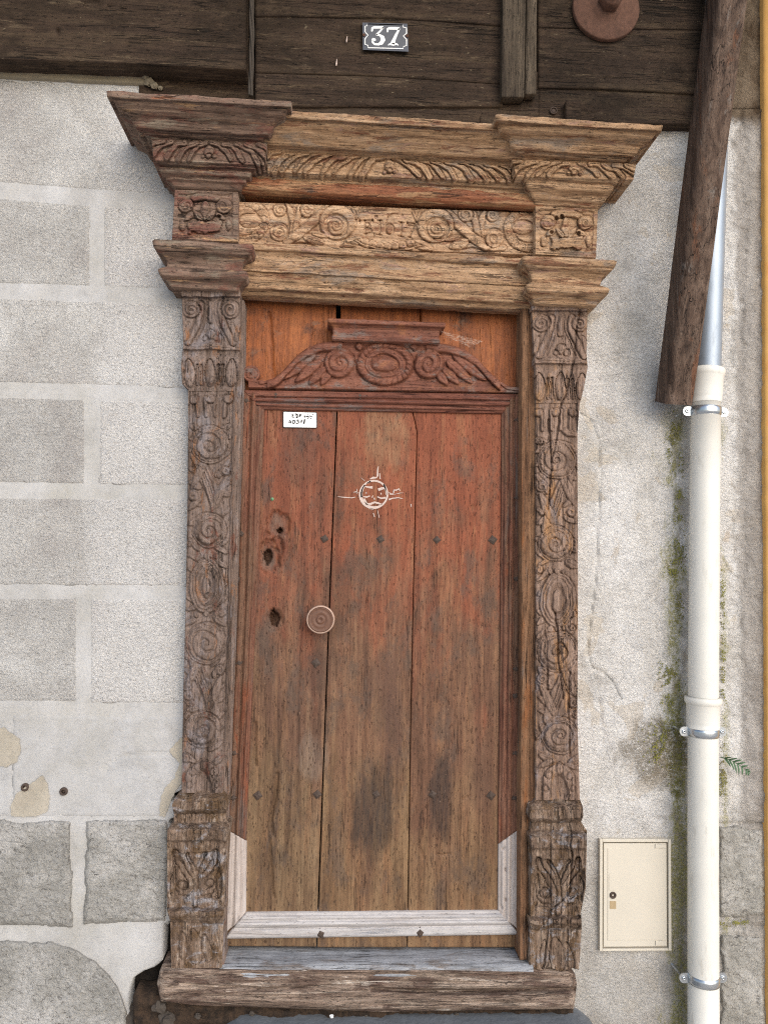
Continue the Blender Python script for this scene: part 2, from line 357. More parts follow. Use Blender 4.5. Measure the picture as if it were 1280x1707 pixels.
def door_mat():
    t = NT('door_plank_wood', .72); X_ = t.xyz(); x, z = X_[0], X_[2]
    tint = t.n('ShaderNodeObjectInfo'); vm = t.n('ShaderNodeVectorMath', operation='MULTIPLY_ADD'); t.t.links.new(t.pos, vm.inputs[0]); vm.inputs[1].default_value = (1, 1, 1)
    cmb = t.n('ShaderNodeCombineXYZ'); [t.t.links.new(t.math('MULTIPLY', tint.outputs['Object Index'], q), cmb.inputs[k_]) for k_, q in enumerate((3.7, 1.9, 5.1))]
    t.t.links.new(cmb.outputs[0], vm.inputs[2]); t.pos = vm.outputs[0]
    g = t.noise(t.mapv((40, 40, 1.8)), 1, 8, .7, .6)
    f = t.noise(t.mapv((210, 210, 18)), 1, 5, .75, .3)
    big = t.noise(t.mapv((7, 7, 2.2)), 1, 8, .66, .4)
    blo = t.noise(t.mapv((1, 1, .55)), 24, 9, .74)
    zt, zb = float(W(640, 690, -.05)[2]), float(W(640, 1510, -.05)[2])
    k = t.math('ADD', t.math('DIVIDE', t.math('SUBTRACT', z, zb), zt - zb), t.math('MULTIPLY', t.math('SUBTRACT', big, .5), 1.5))
    red = t.ramp(g, [(.28, S(100, 56, 41)), (.48, S(131, 75, 53)), (.70, S(145, 90, 66))])
    brn = t.ramp(g, [(.3, S(77, 55, 42)), (.48, S(108, 78, 61)), (.68, S(131, 101, 78))])
    tan = t.ramp(g, [(.3, S(82, 60, 44)), (.48, S(116, 90, 66)), (.68, S(140, 114, 86))])
    c = t.mix(t.step(k, .02, .42), tan, brn)
    c = t.mix(t.step(k, .45, .85), c, red)
    fm = t.ramp(f, [(.3, .3), (.6, 1.0)])
    st = t.math('MULTIPLY', t.step(t.noise(t.mapv((34, 34, 3.4), loc=(4, 2, 1)), 1, 8, .7, .4), .53, .63), fm)
    c = t.mix(t.math('MULTIPLY', st, .40), c, S(149, 109, 78))
    gr = t.step(t.noise(t.mapv((10, 10, 5), loc=(1, 7, 9)), 1, 8, .72, .3), .51, .63)
    c = t.mix(t.math('MULTIPLY', gr, .6), c, S(88, 74, 65))
    # top of the middle plank is bleached, dark water stains run from the nails
    for (px, py, rx, rz, col, am) in ((622, 1345, 38, 90, S(59, 49, 44), .95), (735, 1330, 20, 66, S(61, 49, 44), .95), (800, 1290, 24, 60, S(82, 64, 54), .5), (640, 1150, 30, 80, S(85, 64, 56), .6), (655, 1215, 20, 70, S(84, 64, 56), .5),
                                  (640, 735, 44, 62, S(142, 115, 88), .6), (560, 1000, 26, 90, S(76, 55, 44), .6), (535, 1110, 30, 40, S(80, 60, 50), .6), (500, 770, 30, 60, S(87, 64, 54), .5), (464, 876, 15, 20, S(111, 99, 87), .55), (449, 930, 13, 22, S(111, 99, 87), .65), (458, 1035, 14, 22, S(100, 87, 75), .5), (520, 1255, 26, 40, S(131, 118, 106), .4)):
        p = W(px, py, -.05); s = 1 / 550.
        ex = t.math('DIVIDE', t.math('SUBTRACT', x, float(p[0])), rx * s); ez = t.math('DIVIDE', t.math('SUBTRACT', z, float(p[2])), rz * s)
        q = t.math('ADD', t.math('ADD', t.math('MULTIPLY', ex, ex), t.math('MULTIPLY', ez, ez)), t.math('MULTIPLY', t.math('SUBTRACT', t.noise(t.mapv((26, 26, 7)), 1, 7, .7), .5), 4.0))
        c = t.mix(t.math('MULTIPLY', t.math('MULTIPLY', t.step(q, 1.35, .2), fm), am), c, col)
    c = t.mix(1.0, c, tint.outputs['Color'], 'MULTIPLY')
    c = t.mix(1.0, c, t.ramp(blo, [(.3, .76), (.5, 1.0), (.7, 1.18)]), 'MULTIPLY')
    c = t.mix(1.0, c, t.ramp(f, [(.32, .72), (.5, 1.0), (.7, 1.16)]), 'MULTIPLY')
    pits = t.step(t.noise(t.mapv((240, 240, 60)), 1, 3, .6), .60, .68)
    c = t.mix(t.math('MULTIPLY', pits, .65), c, S(49, 31, 24))
    n = t.noise(t.mapv((40, 40, 1.5), loc=(2, 2, 2)), 1, 3, .55, .4)
    ck = t.math('MULTIPLY', t.step(t.math('ABSOLUTE', t.math('SUBTRACT', n, .5)), .010, .003), t.step(t.noise(t.mapv((12, 12, 5)), 1, 3), .52, .62))
    c = t.mix(t.math('MULTIPLY', ck, .7), c, S(38, 25, 20))
    sp = t.step(t.noise(t.mapv((150, 150, 70), loc=(8, 1, 2)), 1, 4, .7), .66, .73)
    c = t.mix(t.math('MULTIPLY', sp, .5), c, S(167, 136, 112))
    t.bump(t.math('SUBTRACT', t.math('ADD', g, t.math('ADD', t.math('MULTIPLY', f, .6), t.math('MULTIPLY', blo, .4))), t.math('ADD', t.math('MULTIPLY', pits, .6), ck)), .002, .9)
    return t.out(c)
M['door'] = door_mat()

def rough_render(name, base, dark, light, band=False, fade=None, speck=.48, grit=110, pit=S(104, 98, 92)):
    t = NT(name, .92)
    tint = t.n('ShaderNodeObjectInfo').outputs['Color']
    n = t.noise(t.mapv((1, 1, 1.25)), grit, 5, .7, .8); n2 = t.noise(t.mapv((1, 1, 1)), grit * 2.4, 3, .65); big = t.noise(t.mapv((1, 1, 1)), 3.2, 8, .68, .3); mid = t.noise(t.mapv((1, 1, 1), loc=(4, 4, 4)), 17, 8, .7)
    c = t.ramp(big, [(.34, dark), (.5, base), (.64, light)])
    c = t.mix(t.math('MULTIPLY', t.step(mid, .5, .66), .35), c, light)
    c = t.mix(1.0, c, t.ramp(t.noise(t.mapv((1, 1, .8), loc=(5, 9, 3)), 6, 8, .72, .6), [(.32, .88), (.5, 1.0), (.68, 1.05)]), 'MULTIPLY')
    c = t.mix(1.0, c, tint, 'MULTIPLY')
    if fade:                                  # the strip next to the door was limewashed over again
        x = t.math('ADD', t.xyz()[0], t.math('MULTIPLY', t.math('SUBTRACT', mid, .5), .10))
        c = t.mix(t.math('MULTIPLY', t.step(x, float(W(135, 700)[0]), float(W(185, 700)[0])), .55), c, fade)
    if not band:
        c = t.mix(t.math('MULTIPLY', t.step(n, .47, .33), speck), c, pit)
        c = t.mix(t.math('MULTIPLY', t.step(n2, .40, .30), speck * .6), c, pit)
        c = t.mix(t.math('MULTIPLY', t.step(n, .58, .72), .45), c, (min(1, light[0] * 1.12), min(1, light[1] * 1.12), min(1, light[2] * 1.12), 1))
        t.bump(t.math('ADD', n, t.math('MULTIPLY', n2, .5)), .009, 1.0)
    else:
        c = t.mix(1.0, c, t.ramp(t.noise(t.mapv((1, 1, .8), loc=(7, 1, 3)), 8, 8, .72, .5), [(.32, .86), (.5, 1.0), (.68, 1.04)]), 'MULTIPLY')
        c = t.mix(t.math('MULTIPLY', t.step(n, .44, .30), .35), c, pit)
        c = t.mix(t.math('MULTIPLY', t.step(n2, .36, .28), .4), c, pit)
        t.bump(t.math('ADD', n, t.math('ADD', t.math('MULTIPLY', n2, .4), t.math('MULTIPLY', mid, 2.0))), .002, .8)
    return t.out(c)
M['render'] = rough_render('rough_cast_render', S(203, 200, 196), S(189, 184, 180), S(224, 222, 219), fade=S(223, 220, 218))
M['joint'] = rough_render('pale_lime_joint', S(185, 183, 181), S(173, 170, 164), S(195, 194, 194), band=True)
M['stone'] = rough_render('grey_granite', S(165, 162, 156), S(143, 140, 134), S(194, 191, 187), speck=.75, grit=70, pit=S(97, 92, 88))
M['patch'] = rough_render('tan_bare_mortar', S(173, 165, 151), S(156, 145, 130), S(188, 179, 165), band=True)

def cement():
    t = NT('stained_cement_render', .93); X = t.xyz(); x, z = X[0], X[2]
    wx = lambda px, py=1000: float(W(px, py, 0)[0])
    wz = lambda py, px=1100: float(W(px, py, 0)[2])
    n = t.noise(t.mapv((1, 1, 1.2)), 105, 5, .7, .8); n2 = t.noise(t.mapv((1, 1, 1)), 260, 3, .65)
    big = t.noise(t.mapv((1, 1, .7)), 5, 7, .62, .3); mid = t.noise(t.mapv((1, 1, .6)), 16, 6, .65, .3)
    c = t.ramp(big, [(.34, S(206, 201, 194)), (.48, S(226, 222, 217)), (.62, S(234, 231, 228))])
    c = t.mix(t.math('MULTIPLY', t.step(mid, .6, .68), .5), c, S(196, 176, 150))
    c = t.mix(t.math('MULTIPLY', t.step(n, .46, .32), .5), c, S(164, 156, 146))
    c = t.mix(t.math('MULTIPLY', t.step(n2, .36, .28), .6), c, S(120, 112, 102))
    c = t.mix(t.math('MULTIPLY', t.step(t.noise(t.mapv((1, 1, .35), loc=(6, 2, 2)), 9, 8, .7, .4), .55, .67), .4), c, S(184, 176, 170))
    c = t.mix(t.math('MULTIPLY', t.step(t.noise(t.mapv((1, 1, 1), loc=(12, 2, 5)), 7, 3, .5, .6), .60, .62), .45), c, S(206, 192, 172))
    c = t.mix(1.0, c, t.ramp(t.noise(t.mapv((1, 1, 1.6), loc=(2, 8, 1)), 11, 8, .7, 1.2), [(.34, .80), (.48, .97), (.64, 1.05)]), 'MULTIPLY')
    wob = t.math('MULTIPLY', t.math('SUBTRACT', mid, .5), .12); wob2 = t.math('MULTIPLY', t.math('SUBTRACT', big, .5), .25)
    # grey strip near the neighbouring house, wall greyer towards its foot
    g1 = t.step(t.math('ADD', x, wob), wx(1222), wx(1240))
    c = t.mix(t.math('MULTIPLY', g1, .85), c, t.ramp(mid, [(.35, S(142, 134, 127)), (.6, S(180, 173, 166))]))
    foot = t.step(t.math('ADD', z, wob2), wz(1330), wz(1480))
    c = t.mix(t.math('MULTIPLY', foot, .75), c, t.ramp(big, [(.38, S(152, 145, 136)), (.55, S(186, 181, 174)), (.7, S(204, 200, 195))]))
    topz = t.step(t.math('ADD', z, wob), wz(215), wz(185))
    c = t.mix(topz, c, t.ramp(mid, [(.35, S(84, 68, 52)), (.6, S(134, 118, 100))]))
    # brown grime with painted pipe shade, and moss, running down beside the downpipe
    dx = t.math('ABSOLUTE', t.math('SUBTRACT', t.math('ADD', x, wob), wx(1140)))
    below = t.step(z, wz(660), wz(740)); 
    grime_shade = t.math('MULTIPLY', t.step(dx, .045, .0), below)
    c = t.mix(t.math('MULTIPLY', t.math('MULTIPLY', grime_shade, t.step(mid, .40, .62)), .6), c, S(126, 112, 92))
    dm = t.math('ABSOLUTE', t.math('SUBTRACT', x, wx(1126)))
    mo = t.math('ADD', t.noise(t.mapv((1, 1, .4), loc=(3, 3, 3)), 11, 9, .75), t.math('MULTIPLY', t.math('SUBTRACT', .045, dm), 3.2))
    mo = t.math('MULTIPLY', t.step(mo, .50, .63), below)
    dr_ = t.math('ABSOLUTE', t.math('SUBTRACT', x, wx(1206)))
    m2 = t.math('MULTIPLY', t.step(t.math('ADD', t.noise(t.mapv((1, 1, .4), loc=(9, 3, 3)), 17, 9, .75), t.math('MULTIPLY', t.math('SUBTRACT', .02, dr_), 7.0)), .56, .68), below)
    mo = t.math('MAXIMUM', mo, t.math('MULTIPLY', m2, .7))
    mo = t.math('MULTIPLY', mo, t.step(n, .36, .56))
    c = t.mix(t.math('MULTIPLY', mo, .85), c, t.ramp(n2, [(.35, S(112, 110, 54)), (.65, S(178, 170, 104))]))
    # brown lichen blot above the meter box
    p = W(1090, 1255, 0); e1 = t.math('DIVIDE', t.math('SUBTRACT', x, float(p[0])), .13); e2 = t.math('DIVIDE', t.math('SUBTRACT', z, float(p[2])), .12)
    q = t.math('ADD', t.math('ADD', t.math('MULTIPLY', e1, e1), t.math('MULTIPLY', e2, e2)), t.math('MULTIPLY', t.math('SUBTRACT', mid, .5), 3.0))
    c = t.mix(t.math('MULTIPLY', t.math('MULTIPLY', t.step(q, 1.1, .3), t.step(n, .36, .52)), .7), c, S(112, 98, 74))
    t.bump(t.math('ADD', n, t.math('MULTIPLY', n2, .4)), .010, 1.0)
    return t.out(c)
M['cement'] = cement()

def simple(name, col, rough=.5, metal=0.0, var=.12, nscale=30, bumpd=0, spec=.4, dirt=None):
    t = NT(name, rough); n = t.noise(t.mapv((1, 1, 1)), nscale, 6, .65)
    c = t.mix(1.0, col, t.ramp(n, [(.3, 1 - var), (.6, 1.0), (.8, 1 + var * .3)]), 'MULTIPLY')
    if dirt: c = t.mix(t.math('MULTIPLY', t.step(t.noise(t.mapv((1, 1, .25)), 38, 6, .7), dirt[1], dirt[2]), dirt[3]), c, dirt[0])
    if bumpd: t.bump(n, bumpd, .8)
    t.b.inputs['Specular IOR Level'].default_value = spec
    return t.out(c, Metallic=metal)
M['pvc'] = simple('cream_pvc', S(229, 226, 218), .42, 0, .06, 12, dirt=(S(158, 150, 134), .54, .74, .35))
M['zinc'] = simple('zinc_pipe', S(166, 176, 188), .48, .55, .12, 10, dirt=(S(120, 128, 136), .52, .7, .5))
M['clamp'] = simple('galvanised_clamp', S(200, 206, 212), .3, .9, .1, 60)
M['rust'] = simple('rusty_iron', S(112, 81, 67), .88, .0, .35, 60, .003, dirt=(S(81, 60, 50), .46, .66, .7))
M['iron'] = simple('dark_iron', S(84, 70, 62), .75, .1, .35, 120, .002)
M['boxm'] = simple('cream_box_plastic', S(209, 201, 186), .5, 0, .05, 9, dirt=(S(189, 176, 155), .6, .74, .3))
M['enamel'] = simple('blue_enamel', S(36, 40, 56), .25, 0, .25, 60, spec=.5)
M['enamel_grey'] = simple('worn_grey_enamel', S(62, 64, 72), .3, 0, .3, 90, spec=.5)
M['enamel_w'] = simple('white_enamel', S(236, 236, 234), .25, 0, .06, 80, spec=.5)
M['white'] = simple('white_card', S(246, 246, 244), .5, 0, .02)
M['ink'] = simple('black_ink', S(26, 22, 24), .6)
M['chalk'] = simple('pale_scratched_wood', S(208, 188, 178), .8, 0, .25, 160)
M['knob'] = simple('copper_brown_knob', S(108, 75, 59), .5, .05, .2, 70, .0006, dirt=(S(88, 61, 48), .5, .7, .5))
M['knob_rim'] = simple('worn_knob_rim', S(187, 158, 141), .42, .1, .15, 70)
M['cable'] = simple('old_cable', S(66, 58, 50), .8, 0, .25, 60)
M['ochre'] = simple('ochre_plaster', S(198, 154, 90), .9, 0, .14, 14, .002, dirt=(S(188, 125, 58), .55, .7, .6))
M['street'] = simple('street_paving', S(196, 192, 186), .9, 0, .2, 6, .003)
M['step'] = simple('blue_grey_stone', S(116, 120, 125), .8, 0, .25, 40, .004, dirt=(S(101, 100, 98), .54, .7, .5))
M['rubble'] = simple('dark_earth_rubble', S(72, 56, 43), .95, 0, .5, 60, .012, dirt=(S(40, 32, 26), .42, .6, .8))
M['rubstone'] = simple('rubble_stone', S(81, 73, 66), .9, 0, .3, 40, .006)
M['dust'] = simple('cement_fillet', S(134, 124, 106), .9, 0, .12, 30, .003)
M['moss'] = simple('moss_green', S(134, 132, 62), .95, 0, .55, 45, dirt=(S(126, 116, 80), .46, .6, .7))
M['fern'] = simple('fern_green', S(78, 108, 76), .6, 0, .2, 60)
M['cavity'] = simple('cavity_shade_rubble', S(34, 28, 24), .95, 0, .4, 50, .01)  # near-black tone paints the shade inside the wall hole
M['inner'] = simple('dark_interior_plaster', S(70, 60, 52), .9)
t = NT('cobweb_silk', .9); tr = t.n('ShaderNodeBsdfTransparent'); mx = t.n('ShaderNodeMixShader')
t.put(mx.inputs[0], t.math('MULTIPLY', t.step(t.noise(t.mapv((90, 90, 300)), 1, 4, .6), .38, .7), .45)); t.t.links.new(tr.outputs[0], mx.inputs[1]); t.t.links.new(t.b.outputs[0], mx.inputs[2])
t.t.links.new(mx.outputs[0], t.t.nodes['Material Output'].inputs['Surface']); t.b.inputs['Base Color'].default_value = S(206, 186, 170); M['web'] = t.m

# ------------------------------------------------------------------ the setting
def PX(px, py, d=0.0): return [float(v) for v in W(px, py, d)]
street = mk('street', [(-40, -40, 0), (40, -40, 0), (40, .6, 0), (-40, .6, 0)], [(0, 1, 2, 3)], M['street'], smooth=False); tag(street, kind='structure')

ZTOP = 3.75
wl = empty('stone_wall', (-1.6, 0, 0), 'pale roughcast stone block wall with whitish joints beside the carved door', 'wall')
wr = empty('cement_wall', (.9, 0, 0), 'stained cement rendered wall with moss behind the cream downpipe', 'wall')
XL, XR = PX(345, 900)[0], PX(900, 900)[0]
box('wall_core', -3.2, XL, .085, .5, 0, ZTOP, M['inner'], wl, 0)
box('wall_core', XR, 3.0, .085, .5, 0, ZTOP, M['inner'], wr, 0)
box('wall_core', XL + .002, XR - .002, .40, .5, 0, ZTOP, M['inner'], wr, 0)

EDGE_R = [(60, 330), (1312, 322), (1320, 290), (1336, 284), (1346, 300), (1360, 302), (1366, 280), (1381, 283), (1390, 300), (1528, 300), (1538, 274), (1600, 272), (1610, 262), (1618, 240), (1630, 222), (1655, 215), (1780, 217)]
def wall_base(r):
    r.H = fbm(r.X / 60, r.Y / 60, 4, 4) * .0012
relief('lime_joints', -700, EDGE_R, 60, 1780, 6, 0.0, wall_base, M['joint'], wl, back=-.083)
rub = relief('rubble_backing', 205, 335, 1285, 1780, 4, -.064, lambda r: setattr(r, 'H', fbm(r.X / 16, r.Y / 16, 8, 5) * .02), M['cavity'], wl, back=-.084)

def lin(a, b): return [(-700, a - (b - a) * 700 / 300), (350, b + (b - a) * 50 / 300)]
def blockfn(L, R, T, B, hgt, amp, sc, seed, ew=5, wob=4):
    def fn(r):
        e = np.minimum(np.minimum(r.X - ip(L, r.Y), ip(R, r.Y) - r.X), np.minimum(r.Y - ip(T, r.X), ip(B, r.X) - r.Y))
        e = e + fbm(r.X / 14, r.Y / 14, seed, 3) * wob + fbm(r.X / 70, r.Y / 70, seed + 8, 2) * wob * 1.2 - wob * .5
        k = np.clip(e / ew, 0, 1); k = np.sqrt(1 - (1 - k) ** 2)
        lo = -.006 if hgt > .005 else -.0022
        r.H = lo + (hgt - lo) * k + amp * fbm(r.X / sc, r.Y / sc, seed + 3, 4) * k
    return fn
rows = [(lin(134, 146), lin(306, 328), 161, 162, .97, 1.0), (lin(330, 352), lin(474, 483), 152, 172, .90, 1.0), (lin(496, 505), lin(639, 647), 160, 161, .88, 1.03),
        (lin(661, 669), lin(806, 810), 143, 165, .86, 1.0), (lin(828, 832), lin(976, 978), 140, 141, .86, .99), (lin(996, 998), lin(1170, 1174), 130, 150, .90, 1.0)]
i = 0
for T, B, a, b, t1, t2 in rows:
    for (l, rr, tn) in (((-695, -372, t1 * .98), (-350, a, t1), (b, 326, t2)) if b - a > 2 else ((-695, -290, t1), (-270, 326, (t1 + t2) / 2))):
        o = relief('render_block', l, rr, T, B, 4, 0.0, blockfn(l, rr, T, B, .0016, .0011, 5, 10 + i, 2.5, 1.8), M['render'], wl, back=-.02)
        o.color = (tn, tn * .995, tn * .99, 1); i += 1
def crk6(fn):
    def g(r):
        fn(r); r.groove([(178, 1282), (184, 1272), (200, 1262), (240, 1257), (275, 1256), (306, 1257)], 1.3, .006); r.sink(176, 1280, 4, 8, .006)
    return g
T, B = lin(1190, 1194), lin(1362, 1363); ER2 = [(1180, 326), (1310, 320), (1318, 284), (1365, 279)]
for l, rr in ((-695, 20), (21, ER2)):
    o = relief('render_block', l, rr, T, B, 4, 0.0, crk6(blockfn(l, rr, T, B, .0014, .0008, 9, 40 + i, 2.5, 3)), M['joint'], wl, back=-.02); o.color = (.95, .955, .965, 1); i += 1
for l, rr, T, B, tn in ((-690, -330, 1368, 1545, .95), (-300, 121, 1367, 1546, 1.0), (140, 282, 1365, 1541, 1.04),
                        (-300, 214, [(-300, 1566), (90, 1567), (128, 1579), (168, 1607), (196, 1640), (214, 1690)], 1778, .98), (-690, -330, 1566, 1778, 1.0)):
    o = relief('stone_block', l, rr, T, B, 2.5, 0.0, blockfn(l, rr, T, B, .013, .0045, 11, 60 + i, 8, 3.5), M['stone'], wl, back=-.03); o.color = (tn, tn, tn * 1.01, 1); i += 1
for pts in ([(-4, 1216), (8, 1213), (20, 1222), (33, 1232), (36, 1252), (28, 1270), (12, 1278), (-4, 1276)], [(18, 1345), (28, 1322), (50, 1308), (70, 1292), (80, 1306), (84, 1330), (80, 1352), (60, 1361), (20, 1361)], [(283, 1250), (296, 1236), (308, 1225), (308, 1300), (292, 1318), (284, 1340), (276, 1361), (266, 1360), (268, 1330), (278, 1310), (292, 1296), (300, 1270), (288, 1262)]):
    a = np.array(pts, float); n = len(a); dense = []
    for j in range(n):
        for k in range(6):
            q = a[j] + (a[(j + 1) % n] - a[j]) * k / 6; dense.append((q[0] + 3 * fbm(q[0] / 5, q[1] / 5, 3), q[1] + 3 * fbm(q[0] / 5 + 9, q[1] / 5, 4)))
    flat('bare_mortar_patch', dense, .0042, M['patch'], wl, .0008)
for px, py in ((43, 1312), (107, 1319)):
    lathe('wall_plug', PX(px, py, .002), [(.012, 0), (.011, .006), (.006, .007), (.005, .002)], M['iron'], wl, 12)

# right wall
def cem(r):
    X, Y = r.X, r.Y
    r.H = fbm(X / 50, Y / 50, 31, 5) * .006
    cr = [(968, 690), (985, 700), (996, 730), (1000, 790), (996, 880), (993, 960), (984, 1030), (979, 1085), (986, 1112), (1008, 1122), (1022, 1138), (1034, 1165)]
    cx = ip([(q[1], q[0]) for q in cr], Y)
    r.H = r.H + .004 * np.clip((cx - X) / 4, 0, 1) * ((Y > 690) & (Y < 1110))
    r.groove(cr, 1.5, .008); r.groove([(990, 1112), (1000, 1180), (1004, 1240)], 1.2, .005); r.groove([(1068, 1362), (1070, 1382)], 1.2, .006)
    r.H = r.H + .004 * np.clip((X - 1205) / 12, 0, 1) * fbm(X / 9, Y / 9, 77, 4) * 1.6
    r.H = r.H + .003 * np.clip((X - 1238 - 10 * fbm(X * 0, Y / 40, 12)) / 4, 0, 1)
    r.groove([(1196, 1371), (1230, 1373), (1270, 1371)], 1.6, .012); r.groove([(1196, 1545), (1270, 1543)], 3, .006)
    r.groove([(1200, 865), (1270, 867)], 1.2, .003); r.groove([(1200, 1195), (1270, 1192)], 1.2, .004)
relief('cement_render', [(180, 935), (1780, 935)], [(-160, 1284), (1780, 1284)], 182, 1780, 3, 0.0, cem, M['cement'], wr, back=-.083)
relief('cement_render', 1150, 1300, -170, 181, 4, 0.0, lambda r: setattr(r, 'H', .006 * fbm(r.X / 20, r.Y / 20, 5, 5)), M['cement'], wr, back=-.083)
for k, (T, B) in enumerate(((1377, 1530), (1552, 1778))):
    o = relief('stone_block', 1196, [(1370, 1276), (1780, 1279)], T, B, 2.5, 0.0, blockfn(1196, 1277, T, B, .012, .006, 9, 90 + k, 8, 5), M['stone'], wr, back=-.03); o.color = (1.03, 1.02, 1.0, 1)
# neighbour's ochre house
on = empty('ochre_house_wall', (1.9, 0, 0), 'ochre yellow plaster wall of the neighbouring house past the cement strip', 'wall')
def och(r): r.H = fbm(r.X / 30, r.Y / 30, 51, 4) * .004
relief('ochre_render', [(-200, 1269), (0, 1271), (300, 1273), (700, 1274), (1000, 1276), (1380, 1278), (1780, 1281)], 1900, -200, 1780, 6, .02, och, M['ochre'], on, back=-.083)

# ------------------------------------------------------------------ timbers over the door
tb = empty('timber_beam', PX(600, 100), 'dark weathered timber lintel boards over the whole doorway', 'beam')
def bm(seed, extra=None, amp=.003):
    def fn(r):
        r.H = amp * fbm(r.X / 120, r.Y / 9, seed, 4) - .006 * np.clip(vn(r.X / 160, r.Y / 8, seed + 3) - .8, 0, 1) * 4
        if extra: extra(r)
    return fn
def bl(r):
    r.groove([(180, 10), (215, 17), (250, 21), (330, 18), (410, 8)], 1.6, .006); r.sink(98, 53, 4, 5, .01); r.sink(155, 7, 18, 9, .006)
relief('beam_board', -700, 411, -170, [(-700, 84), (0, 98), (240, 107), (411, 117)], 4, .075, bm(1, bl), M['beam'], tb, back=-.083)
relief('beam_board', 232, 426, 96, 185, 4, .004, bm(2), M['beam'], tb, back=-.083)
for L, R, T, B, d, s in ((426, 838, -170, [(426, 27), (640, 29), (838, 42)], .052, 3), (426, 838, [(426, 28.5), (640, 30.5), (838, 43.5)], [(426, 121), (640, 127), (838, 140)], .048, 4),
                         (426, 838, [(426, 122.5), (640, 128.5), (838, 141.5)], 178, .052, 5), (426, 838, 179, 215, .046, 9),
                         (897, 1190, -170, [(897, 46), (1190, 50)], .046, 6), (897, 1190, [(897, 47.5), (1190, 51.5)], [(897, 146), (1000, 148), (1190, 158)], .05, 7),
                         (897, 1190, [(897, 147.5), (1000, 149.5), (1190, 159.5)], 207, .044, 8)):
    relief('beam_board', L, R, T, B, 4, d, bm(s * 7), M['beam'], tb, back=-.083)
relief('beam_board', 800, 897, 120, 216, 4, .046, bm(61), M['beam'], tb, back=-.083)
pst = empty('timber_stud', PX(868, 165), 'grey upright timber stud nailed on the dark lintel boards', 'post')
relief('stud_piece', [(-170, 840), (165, 836)], [(-170, 879), (165, 873)], -170, 162, 3, .085, bm(33, amp=.0), M['beam_post'], pst, back=.05, grain=('z', .0025), seed=5)
relief('stud_piece', [(-170, 881), (165, 875)], [(-170, 896), (165, 893)], -170, 157, 3, .08, None, M['beam_post'], pst, back=.05, grain=('z', .0025), seed=9)
pg = relief('wooden_peg', 943, 968, 167, 200, 3, .07, None, M['beam'], None, back=.04, grain=('x', .001)); tag(pg, 'short square timber peg standing on the right cornice top', 'peg')
lathe('peg_hole', PX(922, 185, .047), [(.012, 0), (.012, .004), (.009, .004), (.009, .0005)], M['iron'], tb, 14)
fl = relief('cement_fillet', -700, [(100, 238), (140, 250)], [(-700, 86), (0, 106), (240, 121)], [(-700, 112), (0, 128), (240, 140)], 3, .012, lambda r: setattr(r, 'H', fbm(r.X / 14, r.Y / 8, 6, 4) * .005), M['dust'], wl, back=-.05)
ribbons('paint_drip', [[(579, 60, .4), (578, 67, 1.1), (577.5, 71, .3)], [(561.5, 98, .3), (561, 106, 1.3), (560.5, 110, .4)], [(38, 34, .5), (41, 42, .9), (45, 47, .6)], [(143, 26, 1.2), (143.5, 30, 1.0)], [(146, 48, 1.4), (147, 51, 1.0)]], 1, .0515, M['chalk'], tb, .004)
# number plate
npl = empty('house_number_plate', PX(642, 84, .056), 'dark blue enamel number plate reading 37 on the dark lintel', 'number plate')
flat('plate', [(604, 37.5), (679, 39.5), (681, 86), (605, 83)], .056, M['enamel'], npl, .003)
mid = [(612.5, 39.8), (671, 41.5), (672, 45), (677.5, 46.5), (677.5, 55.5), (672, 60), (677.5, 65.5), (677.5, 76), (672.5, 77.5), (672, 81), (613.5, 79.5), (613, 75.5), (608.5, 74), (608.5, 64.5), (613.5, 58.5), (608.5, 53), (608.5, 43.5), (612, 43)]
flat('field', mid, .0591, M['enamel_grey'], npl, .0006)
ribbons('border_line', [mid + mid[:2]], .8, .0597, M['enamel_w'], npl, .0004)
NS = 11.636
def pz(L): return [(590 + a / NS, 25 + b / NS) + ((c / NS,) if c else ()) for a, b, *cc in L for c in [cc[0] if cc else 0]]
ribbons('digit', [pz([(345, 320, 16), (360, 250, 26), (400, 240, 26), (480, 240, 24), (570, 238, 22)]), pz([(570, 240, 16), (500, 320, 18), (430, 385, 16)]),
                  pz([(430, 385, 14), (500, 390, 20), (550, 430, 40), (565, 480, 46), (530, 545, 38), (470, 570, 22), (400, 565, 20), (365, 530, 20), (362, 495, 24)]), pz([(345, 488, 10), (365, 470, 28), (400, 480, 28), (425, 490, 8)])], 1, .0597, M['enamel_w'], npl, .0005)
ribbons('digit', [pz([(650, 335, 14), (655, 270, 22), (680, 258, 26), (780, 258, 28), (885, 262, 26)]), pz([(880, 260, 18), (820, 380, 26), (775, 480, 32), (745, 560, 46)]), pz([(660, 585, 8), (690, 565, 18), (760, 570, 26), (830, 565, 18), (862, 588, 8)])], 1, .0597, M['enamel_w'], npl, .0005)
for px, py in ((606.5, 58.5), (678.5, 60)): lathe('screw', PX(px, py, .0593), [(.0048, 0), (.0045, .002), (.002, .0026), (.0006, .0012)], M['rust'], npl, 12)
# tie plate
tp = empty('iron_tie_plate', PX(1008, 92, .06), 'round rusty iron tie plate with a bolt on the dark lintel', 'tie plate')
c = PX(1008, 17, .052); rr = 60 * 2.28 / F
lathe('disc', c, [(rr, 0), (rr, .012), (rr * .97, .015), (rr * .6, .017), (rr * .42, .02), (rr * .36, .026), (0.001, .026)], M['rust'], tp, 48)
c2 = (c[0] + .004, c[1] - .026, c[2] + .006)
nu = lathe('nut', c2, [(.036, 0), (.036, .032), (.03, .037), (.001, .037)], M['rust'], tp, 6)
lathe('bolt_end', (c2[0], c2[1] - .036, c2[2]), [(.018, 0), (.018, .045), (.014, .05), (.001, .05)], M['rust'], tp, 16)
